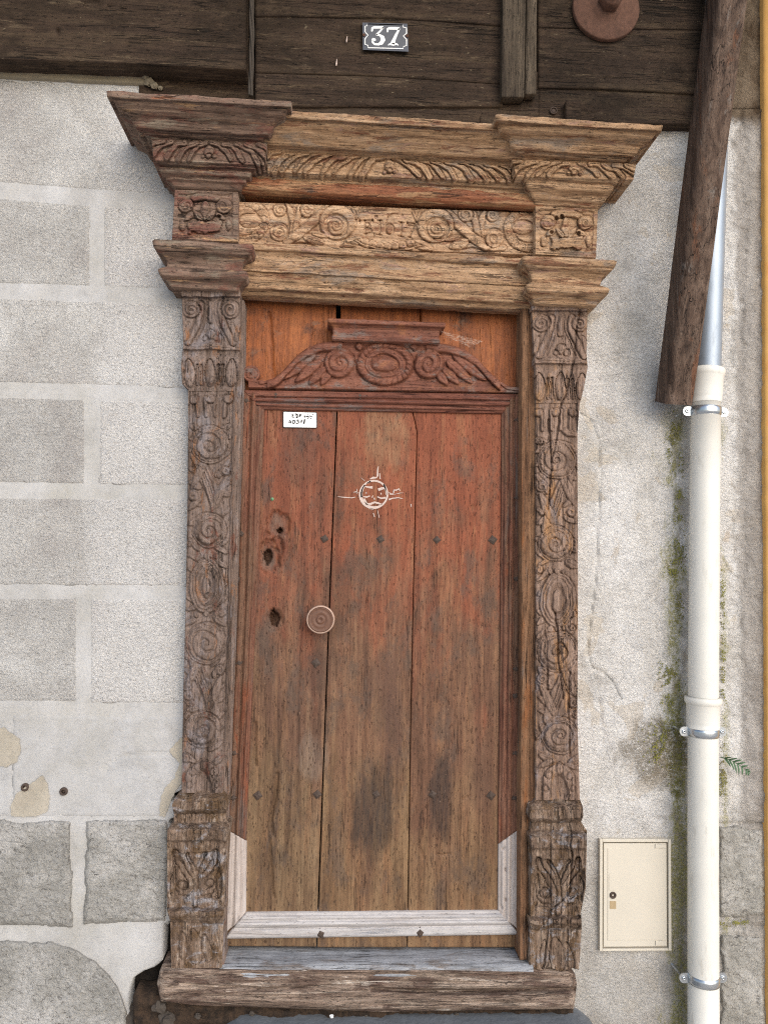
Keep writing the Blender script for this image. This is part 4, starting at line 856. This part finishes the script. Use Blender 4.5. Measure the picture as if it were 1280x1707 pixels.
# ------------------------------------------------------------------ the door leaf
dr = empty('plank_door', PX(620, 1580, -.06), 'old red brown plank door worn to tan at its foot', 'door')
DD = -.022
S1 = [(660, 562.5), (683, 562), (1000, 549.5), (1200, 542), (1520, 530), (1582, 528)]
S2 = [(660, 685), (683, 686.5), (705, 692), (720, 695), (1000, 688.5), (1200, 684.5), (1520, 679.5), (1582, 678)]
gap = lambda pl, g: [(a, b + g) for a, b in pl]
def plank1(r):
    r.H = .0015 * fbm(r.X / 60, r.Y / 200, 3, 3)
    X, Y = r.X, r.Y
    for (cx, cy, rx, ry, dep) in ((464, 874, 22, 24, .011), (449, 928, 19, 28, .011), (464, 908, 12, 16, .009), (458, 1031, 14, 20, .008)):
        q = np.hypot((X - cx) / rx, (Y - cy) / ry) + .35 * fbm(X / 8, Y / 10, 71, 4); r.H = r.H - dep * np.clip((1 - q) / .25, 0, 1)
    r.H = r.H + np.where(np.hypot((X - 458) / 26, (Y - 905) / 55) < 1, .003 * fbm(X / 5, Y / 9, 72, 3), 0)
    for cx, cy, rx, ry in ((447, 929, 8, 12), (458, 1032, 8, 15), (466, 884, 5, 4)):
        q = np.hypot((X - cx) / rx, (Y - cy) / ry) + .55 * fbm(X / 6, Y / 8, 77, 3); r.H = r.H - .06 * np.clip((1 - q) / .2, 0, 1)
    r.groove([(452, 683), (459, 715), (458, 730)], 1.2, .006); r.groove([(468, 905), (470, 925), (463, 935), (467, 945)], 1.6, .01)
    r.groove([(516, 876), (518, 892), (517, 912)], 1.0, .004); r.groove([(462, 1290), (460, 1320), (452, 1365), (455, 1390)], 2.6, .012); r.groove([(447, 1370), (451, 1430), (455, 1485), (458, 1496)], 1.5, .008); r.groove([(471, 1155), (470, 1230)], 1.0, .004)
    r.groove([(426, 1205), (425, 1260), (427, 1275)], 2.0, .012)
def plank2(r): r.H = .0015 * fbm(r.X / 60, r.Y / 200, 5, 3); r.groove([(618, 1420), (617, 1452)], 1.2, .005); r.sink(655, 790, 12, 14, .003, .6)
def plank3(r):
    r.H = .0015 * fbm(r.X / 60, r.Y / 200, 7, 3)
    for cx, cy, rx, ry in ((817, 735, 8, 12), (789, 847, 9, 7), (806, 1045, 8, 10), (748, 806, 6, 6)): r.sink(cx, cy, rx, ry, .003, .6)
    r.groove([(728, 1424), (738, 1425), (750, 1423)], 1.4, .006); r.groove([(700, 1412), (706, 1432)], 1.4, .005); r.groove([(770, 1332), (785, 1326)], 1.2, .004)
relief('plank', [(660, 408), (1000, 398), (1582, 378)], gap(S1, -1), 664, [(370, 1577), (880, 1580)], 2.0, DD, plank1, M['door'], dr, back=-.095, grain=('z', .0006), seed=81).color = (.93, .95, .97, 1)
relief('plank', gap(S1, 1), gap(S2, -.9), 664, 1579, 2.0, DD + .001, plank2, M['door'], dr, back=-.095, grain=('z', .0006), seed=82).color = (1.05, 1.03, 1.0, 1)
relief('plank', gap(S2, .9), [(660, 864), (1582, 862)], 664, 1579, 2.0, DD, plank3, M['door'], dr, back=-.095, grain=('z', .0006), seed=83).color = (1.04, 1.0, .97, 1)
for k_, o in enumerate([q for q in dr.children if q.name.startswith('plank')]): o.pass_index = k_ + 1
# moulded frame planted on the planks
def mprof(r, lo, hi, vert, flip):
    """reeded moulding section across its width"""
    u = ((r.X if vert else r.Y) - lo) / (hi - lo)
    if flip: u = 1 - u
    r.H = r.H + np.interp(u, [0, .03, .30, .33, .37, .41, .50, .58, .62, .66, .74, .82, .86, .93, 1], [.006, .012, .013, .006, .006, .014, .018, .015, .008, .008, .012, .010, .004, .004, 0])
ml0, ml1 = [(652, 405), (1000, 398), (1385, 381)], [(652, 442), (1000, 429), (1385, 411)]
def mlfn(r): mprof(r, ip(ml0, r.Y), ip(ml1, r.Y), True, False)
mtp0, mtp1 = [(400, 650), (870, 657)], [(400, 682), (870, 691)]
relief('side_moulding', [(652, 404), (1000, 397), (1384, 380)], [(652, 420), (682, 441), (1000, 428), (1384, 411)], [(378, 652), (445, 652)], [(378, 1382), (412, 1402)], 1.2, DD + .004, mlfn, M['trim'], dr, back=-.06, grain=('z', .0006), seed=91, step2=3)
mr0, mr1 = [(655, 835), (1000, 833), (1385, 829)], [(655, 869), (1000, 869), (1385, 866)]
def mrfn(r): mprof(r, ip(mr0, r.Y), ip(mr1, r.Y), True, True)
relief('side_moulding', [(657, 856), (690, 836), (1000, 834), (1384, 830)], [(657, 869), (1000, 869), (1384, 866)], [(828, 657), (870, 657)], [(828, 1408), (868, 1380)], 1.2, DD + .004, mrfn, M['trim'], dr, back=-.06, grain=('z', .0006), seed=92, step2=3)
def mtfn(r): mprof(r, ip(mtp0, r.X), ip(mtp1, r.X), False, False)
relief('top_moulding', [(650, 406), (688, 440)], [(650, 867), (690, 836)], [(400, 650), (870, 657)], [(400, 682), (870, 690)], 2.0, DD + .0055, mtfn, M['trim_x'], dr, back=-.06, grain=('x', .0005), seed=93, step2=1.2)
# pale repair mouldings at the foot
def nlfn(r): mprof(r, ip([(1385, 381), (1560, 375)], r.Y), ip([(1385, 412), (1560, 410)], r.Y), True, False)
def nrfn(r): mprof(r, ip([(1385, 830), (1560, 829)], r.Y), ip([(1385, 866), (1560, 865)], r.Y), True, True); [r.sink(a, b, 1.8, 3.4, .008) for a, b in ((838, 1415), (842, 1450), (843, 1500), (836, 1512))]
def nbfn(r): mprof(r, ip([(370, 1564), (870, 1557)], r.X), ip([(370, 1520), (870, 1517)], r.X), False, False)
o = relief('repair_moulding', [(1384, 380.5), (1560, 375.5)], [(1384, 411.5), (1520, 410.5), (1560, 376.5)], [(375, 1382), (412, 1403)], [(375, 1562), (412, 1521)], 1.2, DD + .0045, nlfn, M['new_z'], dr, back=-.06, seed=94, step2=2); o['label'] = 'new pale wood moulding piece'
o = relief('repair_moulding', [(1380, 830.5), (1518, 829.5), (1557, 863.5)], [(1380, 866), (1557, 865)], [(829, 1409), (866, 1382)], [(829, 1518), (866, 1557)], 1.2, DD + .0045, nrfn, M['new_z'], dr, back=-.06, seed=95, step2=2); o['label'] = 'new pale wood moulding piece'
o = relief('repair_moulding', [(1519, 413), (1565, 376)], [(1516, 829), (1559, 866)], [(370, 1522), (870, 1518)], [(370, 1565), (870, 1558)], 2.0, DD + .006, nbfn, M['new_x'], dr, back=-.06, seed=96, step2=1.2); o['label'] = 'new pale wood moulding piece'
# nails
def nail(px, py, d, r_=.0095, mat='iron', rot=0):
    c = np.array(W(px, py, d)); V = []
    for rr_, dd in ((1.0, -.002), (1.0, .002), (.4, .0055)):
        for k in range(4):
            a = math.pi / 2 * k + rot; V.append(c + [rr_ * r_ * math.cos(a), -dd, rr_ * r_ * math.sin(a)])
    mk('nail', V, [tuple(q) for q in gq(3, 4, wrap=True)] + [(8, 9, 10, 11)], M[mat], dr, smooth=False)
random.seed(4)
for px, py in ((541, 898), (634, 899), (728, 900), (821, 900), (430, 1326), (529, 1324), (627, 1324), (721, 1324), (818, 1326), (527, 1105)): nail(px, py, DD, .0140 + random.uniform(-.0012, .0012), rot=random.uniform(-.25, .25))
for px, py in ((411, 668), (400, 800), (403, 890), (396, 965), (399, 1105), (391, 1255), (389, 1330), (862, 700), (862, 830), (861, 965), (860, 1115), (859, 1160), (859, 1255), (858, 1330), (600, 660), (460, 658)): nail(px, py, DD + .013, .0115, rot=random.uniform(-.4, .4))
for px, py in ((535, 1556), (700, 1554)): nail(px, py, DD + .015, .0150, rot=random.uniform(-.4, .4))
# knob
kc = PX(535, 1031, DD)
kb = lathe('door_knob', kc, [(.030, 0), (.030, .006), (.016, .010), (.014, .026), (.034, .032), (.041, .038), (.0425, .046), (.041, .052), (.0385, .0535), (.0365, .0525)], M['knob_rim'], dr, 40)
lathe('knob_face', (kc[0], kc[1] - .0525, kc[2]), [(.0365, 0), (.0355, .003), (.0335, .0015), (.024, .003), (.0165, .0045), (.0140, .0015), (.0120, .0050), (.006, .006), (.004, .0035), (.001, .0035)], M['knob'], kb, 40)
lathe('drawing_pin', PX(454, 832, DD), [(.005, 0), (.0045, .003), (.001, .004)], simple('green_pin', S(120, 170, 130), .4), dr, 12)
# scratched emblem
E = 9.143
def ez(L): return [(550 + a / E, 770 + b / E) + ((c[0] / E,) if c else ()) for a, b, *c in L]
circ = [(670 + 205 * math.cos(t_), 492 + 205 * math.sin(t_), 14 + 12 * max(0, math.sin(t_ - .9))) for t_ in np.linspace(0, 2 * math.pi, 40)]
em = [ez(circ), ez([(535, 375, 8), (590, 385, 14), (650, 390, 20)]), ez([(735, 425, 20), (790, 405, 20), (845, 395, 12)]), ez([(510, 530, 8), (560, 535, 12), (610, 518, 8)]), ez([(720, 530, 8), (780, 555, 12), (850, 545, 14)]),
      ez([(545, 472, 2), (553, 472, 18), (562, 472, 2)]), ez([(768, 485, 2), (778, 485, 20), (788, 485, 2)]), ez([(655, 510, 4), (640, 545, 9)]), ez([(672, 545, 6), (680, 575, 10)]),
      ez([(530, 350, 10), (500, 410, 14), (480, 470, 14), (485, 540, 16)]), ez([(560, 330, 8), (620, 295, 10)]), ez([(520, 560, 12), (560, 640, 16), (620, 640, 16), (680, 615, 14), (740, 630, 14), (790, 650, 10)]), ez([(820, 340, 12), (850, 420, 10), (860, 500, 10)]),
      ez([(740, 60, 3), (728, 110, 10), (725, 215, 12)]), ez([(755, 170, 6), (765, 260, 8)]), ez([(610, 260, 8), (660, 240, 16), (705, 240, 10), (730, 215, 6)]),
      ez([(120, 530, 3), (230, 540, 8), (330, 548, 6), (390, 535, 5)]), ez([(355, 462, 3), (400, 455, 8), (425, 470, 8)]), ez([(410, 410, 3), (412, 480, 8)]),
      ez([(900, 460, 4), (920, 490, 12), (975, 490, 8)]), ez([(970, 470, 10), (972, 430, 10), (1010, 430, 10), (1050, 410, 10), (1065, 440, 8)]), ez([(895, 575, 14), (950, 555, 8), (1040, 545, 8), (1110, 560, 3)]), ez([(985, 495, 2), (1060, 475, 5), (1120, 470, 2)]),
      ez([(590, 710, 5), (660, 720, 8)]), ez([(660, 780, 6), (680, 840, 6)]), ez([(725, 740, 4), (750, 850, 4)]), ez([(475, 240, 2), (530, 290, 4)]), ez([(1232, 640, 8), (1240, 690, 4)])]
ribbons('scratched_emblem', em, 1, DD + .0022, M['chalk'], dr, .0004)
# paper label on the door
lb = empty('paper_label', PX(500, 714, DD), 'small white card with black handwriting stuck high on the door', 'label')
flat('card_edge', [(471.5, 686.3), (473, 685.2), (527, 687), (528.6, 688.3), (528.6, 712.5), (527.5, 714), (473, 713), (471.5, 712)], DD + .003, M['ink'], lb, .0008)
flat('card', [(473, 687.3), (474, 686.6), (526.5, 688), (527.6, 689), (527.6, 711.8), (526.5, 712.8), (474, 711.9), (473, 711)], DD + .0038, M['white'], lb, .0008)
def lz(L): return [(460 + a / 16, 680 + b / 16) for a, b in L]
hand = [lz(q) for q in ([(475, 165), (440, 165), (440, 250), (488, 245)], [(440, 208), (475, 205)], [(540, 160), (555, 250)], [(530, 150), (590, 190), (600, 230), (560, 262), (535, 250)], [(690, 170), (640, 172), (632, 250)], [(640, 210), (675, 205)],
                        [(752, 205), (765, 260), (785, 200), (790, 250)], [(820, 210), (822, 250)], [(840, 175), (848, 190)], [(838, 250), (852, 215), (875, 240), (895, 250)], [(910, 200), (925, 245), (945, 210), (960, 245)], [(980, 190), (1000, 172)], [(838, 278), (862, 278)], [(915, 282), (940, 280)],
                        [(380, 325), (345, 390), (400, 385)], [(395, 345), (398, 412)], [(505, 345), (480, 325), (450, 345), (445, 395), (468, 425), (500, 400), (512, 360), (495, 330)], [(605, 340), (580, 315), (565, 340), (580, 365), (605, 345), (608, 400), (570, 412), (535, 408)], [(665, 325), (695, 320), (685, 365), (672, 405), (690, 395)], [(660, 365), (695, 362)], [(790, 312), (745, 320), (770, 360), (735, 400), (745, 425), (765, 405), (750, 360), (775, 318)])]
ribbons('handwriting', hand, .85, DD + .0047, M['ink'], lb, .0002)

# ------------------------------------------------------------------ sill and step
sl = empty('wooden_sill', PX(610, 1690, .06), 'weathered split timber sill under the door', 'sill')
def sfn(r):
    r.H = .006 * fbm(r.X / 160, r.Y / 9, 7, 4)
    r.groove([(620, 1648), (700, 1652), (790, 1653), (870, 1650), (958, 1648)], 3.2, .022); r.groove([(300, 1640), (450, 1648), (600, 1640)], 1.6, .006)
    e = np.minimum(r.X - 262, 958 - r.X); r.H = r.H - .02 * (1 - np.clip(e / 14, 0, 1)) ** 2
    r.H = r.H - .014 * np.clip((r.Y - ip([(260, 1664), (450, 1674), (640, 1680), (960, 1678)], r.X)) / 6, 0, 1) - .012 * np.clip((1618 - r.Y) / 5, 0, 1)
relief('sill_beam', [(1612, 268), (1640, 262), (1684, 272)], [(1612, 956), (1640, 961), (1684, 956)], [(260, 1618), (372, 1616), (640, 1619), (900, 1622), (960, 1624)], [(260, 1668), (330, 1676), (450, 1680), (640, 1687), (800, 1684), (960, 1682)], 2.0, .064, sfn, M['sill'], sl, back=-.05, grain=('x', .003), seed=101, step2=1.2)
z0 = PX(620, 1609.5, .058)[2]
xa, xb = PX(371, 1600, 0)[0], PX(880, 1600, 0)[0]; V = []; nn = 60
for y_, dz in ((.10, .0), (.02, .0), (-.03, -.001), (-.052, -.003), (-.060, -.010), (-.061, -.026)):
    for k in range(nn):
        x = xa + (xb - xa) * k / (nn - 1); w_ = .0035 * float(fbm(np.array(x * 14), np.array(y_ * 30), 5, 3)); V.append((x, y_ + (w_ * 1.5 if y_ < -.02 else 0), z0 + dz + w_ * .8))
mk('tread_board', V, gq(6, nn), M['tread'], sl)
rb2 = relief('rubble_bed', 222, 955, 1660, 1780, 4, .030, lambda r: setattr(r, 'H', fbm(r.X / 24, r.Y / 10, 9, 5) * .022), M['rubble'], wl, back=-.05)
random.seed(9)
def pebble(px, py, d, r_, mat, parent, name='rubble_stone', sx=1.0):
    c = np.array(W(px, py, d)); V = []; n_ = 10; m_ = 7
    for i_ in range(m_):
        ph = math.pi * i_ / (m_ - 1)
        for k in range(n_):
            th = 2 * math.pi * k / n_; q = r_ * (1 + .5 * (random.random() - .5)); V.append(c + [sx * q * math.sin(ph) * math.cos(th), q * .8 * math.sin(ph) * math.sin(th), q * .8 * math.cos(ph)])
    return mk(name, V, [tuple(q) for q in gq(m_, n_, wrap=True)], mat, parent, smooth=False)
for px, py, r_ in ((236, 1694, .044), (266, 1676, .022), (280, 1700, .026), (222, 1682, .018), (330, 1694, .010), (420, 1690, .009), (610, 1692, .008), (760, 1692, .009)): pebble(px, py, -.02 if px < 258 else .03, r_, M['rubstone'], wl)
for px, py, r_ in ((244, 128, .013), (250, 137, .016), (258, 143, .012), (240, 120, .008), (268, 147, .008)): pebble(px, py, .012, r_, M['dust'], wl, 'mortar_lump')
stp = empty('stone_step', (PX(640, 1700, .1)[0], -.25, 0), 'blue grey stone doorstep below the timber sill', 'step')
zs = PX(640, 1697, .045)[2]; x0, x1 = PX(365, 1697, .1)[0], PX(1000, 1700, .1)[0]; ng = 70; V = []
for y_, dz in ((.0, 0), (-.05, 0), (-.12, -.001), (-.2, 0), (-.30, 0), (-.39, -.002), (-.41, -.02), (-.415, -zs)):
    for k in range(ng):
        u_ = k / (ng - 1); x = x0 + (x1 - x0) * u_; e = min(u_, 1 - u_); V.append((x, y_, max(0, zs + dz + .006 * float(fbm(np.array(x * 20), np.array(y_ * 20), 3, 4)) - .03 * max(0, 1 - e / .05) ** 2)))
V = np.array(V).reshape(8, ng, 3); V = np.pad(V, ((0, 0), (1, 1), (0, 0)), mode='edge'); V[:, 0, 2] = 0; V[:, -1, 2] = 0
mk('step_slab', V.reshape(-1, 3), gq(8, ng + 2), M['step'], stp)
pb = pebble(553, 1694, .055, .006, M['white'], None, 'white_pebble'); tag(pb, 'small white pebble lying on the stone doorstep', 'pebble')

# ------------------------------------------------------------------ downpipe
dp = empty('downpipe', PX(1172, 1770, .07), 'cream plastic downpipe with a zinc upper length clamped to the wall', 'downpipe')
pd = .075; s0 = (CAM_D - pd) / F
def pc(y, px=None): return W(ip([(225, 1186), (600, 1179), (660, 1175.5), (1200, 1171), (1640, 1171.5), (1780, 1172)], np.array(float(y))) if px is None else px, y, pd)
tube('zinc_pipe', [W(1204, -170, pd + .04), W(1191, 200, pd + .03), W(1184, 420, pd + .015), pc(612), pc(640)], 22.5 * s0, M['zinc'], dp, 32)
tube('plastic_pipe', [pc(y) for y in (650, 800, 1000, 1200, 1400, 1600, 1766)], 24.5 * s0, M['pvc'], dp, 36)
for ya, yb, k in ((615, 672, 0), (1161, 1213, 1)):
    c_ = [pc(y) for y in (ya, ya + 2, ya + 9, ya + 12, ya + 14, yb - 14, yb - 9, yb)]
    tube('collar', c_, np.array([27, 29.6, 29.6, 28.6, 27.6, 27.0, 26.8, 25.2] if k == 0 else [27, 30, 30, 28, 26.8, 26.6, 26.6, 26.2]) * s0, M['pvc'], dp, 36)
for yc in (686.5, 1219.5, 1630):
    c_ = [pc(y) for y in (yc - 7.5, yc - 7, yc - 2, yc + 2, yc + 7, yc + 7.5)]
    cl = tube('clamp', c_, np.array([24.6, 25.8, 26.3, 26.3, 25.8, 24.6]) * s0, M['clamp'], dp, 36)
    for sg in (-1, 1):
        q = pc(yc); xe = q[0] + sg * 33.0 * s0; rz = 8 * s0
        pts = [(q[0] + sg * 22 * s0, rz)] + [(xe + sg * rz * .9 * math.sin(a), rz * math.cos(a)) for a in np.linspace(0, math.pi, 9)] + [(q[0] + sg * 22 * s0, -rz)]
        n_ = len(pts); y1 = -.072
        V = [(a, y1 - .004, q[2] + b) for a, b in pts] + [(a, y1, q[2] + b) for a, b in pts]
        ear = mk('clamp_ear', V, [tuple(range(n_)) if sg < 0 else tuple(range(n_))[::-1]] + [(k, (k + 1) % n_, (k + 1) % n_ + n_, k + n_) for k in range(n_)], M['clamp'], cl, smooth=False)
        lathe('screw', (xe, y1 - .004, q[2]), [(.0065, 0), (.006, .003), (.003, .004), (.0008, .002)], M['clamp'], cl, 12)
        tube('clamp_stud', [(xe, y1, q[2]), (xe, .004, q[2])], .004, M['clamp'], cl, 8)

# ------------------------------------------------------------------ meter box
mb = empty('meter_box', PX(1058, 1586, .01), 'cream plastic utility meter box set in the cement wall', 'meter box')
c00, c11 = PX(999.5, 1397, .012), PX(1118, 1585, .012)
fx0, fx1 = PX(998.5, 1490, .012)[0], PX(1117.5, 1490, .012)[0]; fz0, fz1 = PX(1056, 1584.5, .012)[2], PX(1058, 1398.5, .012)[2]
bw = .0085
box('box_frame', fx0, fx0 + bw, -.016, .03, fz0, fz1, M['boxm'], mb, .0015); box('box_frame', fx1 - bw, fx1, -.016, .03, fz0, fz1, M['boxm'], mb, .0015)
box('box_frame', fx0 + bw + .0005, fx1 - bw - .0005, -.0155, .03, fz1 - bw, fz1, M['boxm'], mb, .0015); box('box_frame', fx0 + bw + .0005, fx1 - bw - .0005, -.0155, .03, fz0, fz0 + bw * .8, M['boxm'], mb, .0015)
box('box_back', fx0 + bw + .0004, fx1 - bw - .0004, .012, .03, fz0 + bw + .001, fz1 - bw - .001, M['iron'], mb, 0)
g_ = .0042; dx0, dx1, dz0, dz1 = fx0 + bw + g_, fx1 - bw - g_, fz0 + bw * .8 + g_, fz1 - bw - g_
bd = box('box_door', dx0, dx1, -.013, .008, dz0, dz1, M['boxm'], mb, .0015)
box('door_panel', dx0 + .012, dx1 - .012, -.0145, -.0131, dz0 + .02, dz1 - .014, M['boxm'], bd, .0012)
box('hinge_plate', dx1 - .036, dx1 - .002, -.0160, -.0132, dz1 - .0125, dz1 - .002, M['boxm'], bd, .0008); box('hinge_plate', dx1 - .036, dx1 - .002, -.0160, -.0132, dz0 + .004, dz0 + .0175, M['boxm'], bd, .0008)
q = PX(1021, 1470, .015); box('raised_plate', q[0] - .012, q[0] + .012, -.0156, -.0146, q[2] - .024, q[2] + .024, M['boxm'], bd, .0004)
q = PX(1021, 1492, .0146); lathe('lock', (q[0], -.0146, q[2]), [(.0098, 0), (.0098, .003), (.0075, .0035), (.0068, .0005), (.0055, .0005), (.0048, .002), (.0030, .002), (.0022, -.004), (.0005, -.004)], M['iron'], bd, 20)
q = PX(1021, 1508.5, .0146)
V = box_v(q[0] - .0095, q[0] + .0095, -.0155, -.0146, q[2] - .011, q[2] + .011); mk('finger_pull', V, BOXF, simple('tan_pull', S(178, 156, 122), .6), bd, smooth=False)

# ------------------------------------------------------------------ fern, moss
fe = empty('fern', PX(1200, 1268, .02), 'small green fern frond growing out behind the downpipe', 'fern')
stem = [np.array(W(1200 + 46 * t_, 1262 + 10 * t_ + 14 * t_ * t_, .03 + .04 * math.sin(t_ * 2.2))) for t_ in np.linspace(0, 1, 14)]
tube('stem', stem, np.linspace(.0016, .0005, 14), M['fern'], fe, 6)
for k in (2, 4, 6, 8, 10, 12, 13):
    t_ = k / 13; ln = .026 * math.sin(math.pi * min(1, .25 + t_ * .68)) + .003; T_ = stem[min(k + 1, 13)] - stem[k - 1]; T_ /= np.linalg.norm(T_)
    for s_ in (-1, 1):
        up = np.array([-T_[2], 0, T_[0]]) * s_; dv = up * .9 + T_ * .55 + np.array([0, -.12, 0]); dv /= np.linalg.norm(dv); sd_ = np.cross(dv, [0, 1, 0]); sd_ /= np.linalg.norm(sd_)
        V = []; Q = []
        for j in range(6):
            u_ = j / 5; hw = .0026 * math.sin(math.pi * (.18 + .8 * u_)) + .0003; c_ = stem[k] + dv * ln * u_ + np.array([0, -.004 * math.sin(u_ * 3), -.005 * u_ * u_]); V += [c_ - sd_ * hw, c_ + np.array([0, -.0012, 0]), c_ + sd_ * hw]
            if j: b_ = 3 * (j - 1); Q += [(b_, b_ + 1, b_ + 4, b_ + 3), (b_ + 1, b_ + 2, b_ + 5, b_ + 4)]
        mk('leaflet', V, Q, M['fern'], fe)
rng = np.random.default_rng(5); V = []; Q = []
spots = [(1125, 715, 10, 22), (1120, 745, 8, 26), (1132, 800, 7, 50), (1130, 860, 9, 40), (1132, 920, 10, 40), (1120, 950, 8, 20), (1132, 1010, 6, 30), (1115, 1130, 16, 40), (1125, 1180, 12, 50), (1100, 1240, 20, 40), (1130, 1250, 9, 50), (1128, 1310, 8, 40), (1206, 1270, 5, 30), (1204, 1000, 4, 60), (1205, 1120, 5, 60), (1212, 1538, 14, 6), (1235, 1538, 16, 4), (1204, 1300, 6, 40)]
for (px, py, sx_, sy_) in spots:
    n_ = int(sx_ * sy_ * .7) + 30; xs = px + sx_ * rng.normal(0, .55, n_); ys = py + sy_ * rng.normal(0, .55, n_)
    keep = vn(xs / 7, ys / 9, 5) >.48; P_ = W(xs[keep], ys[keep], .006)
    for p in P_:
        r_ = rng.uniform(.0010, .0026); b_ = len(V)
        V += [p + [0, -r_ * 1.2, 0], p + [r_, 0, 0], p + [0, 0, r_], p + [-r_, 0, 0], p + [0, 0, -r_]]; Q += [(b_, b_ + 1, b_ + 2), (b_, b_ + 2, b_ + 3), (b_, b_ + 3, b_ + 4), (b_, b_ + 4, b_ + 1)]
V = V[:]; ms = mk('moss', np.array(V), np.array(Q), M['moss'], None); tag(ms, 'green moss clinging to the cement wall along the downpipe', 'moss', kind='stuff')
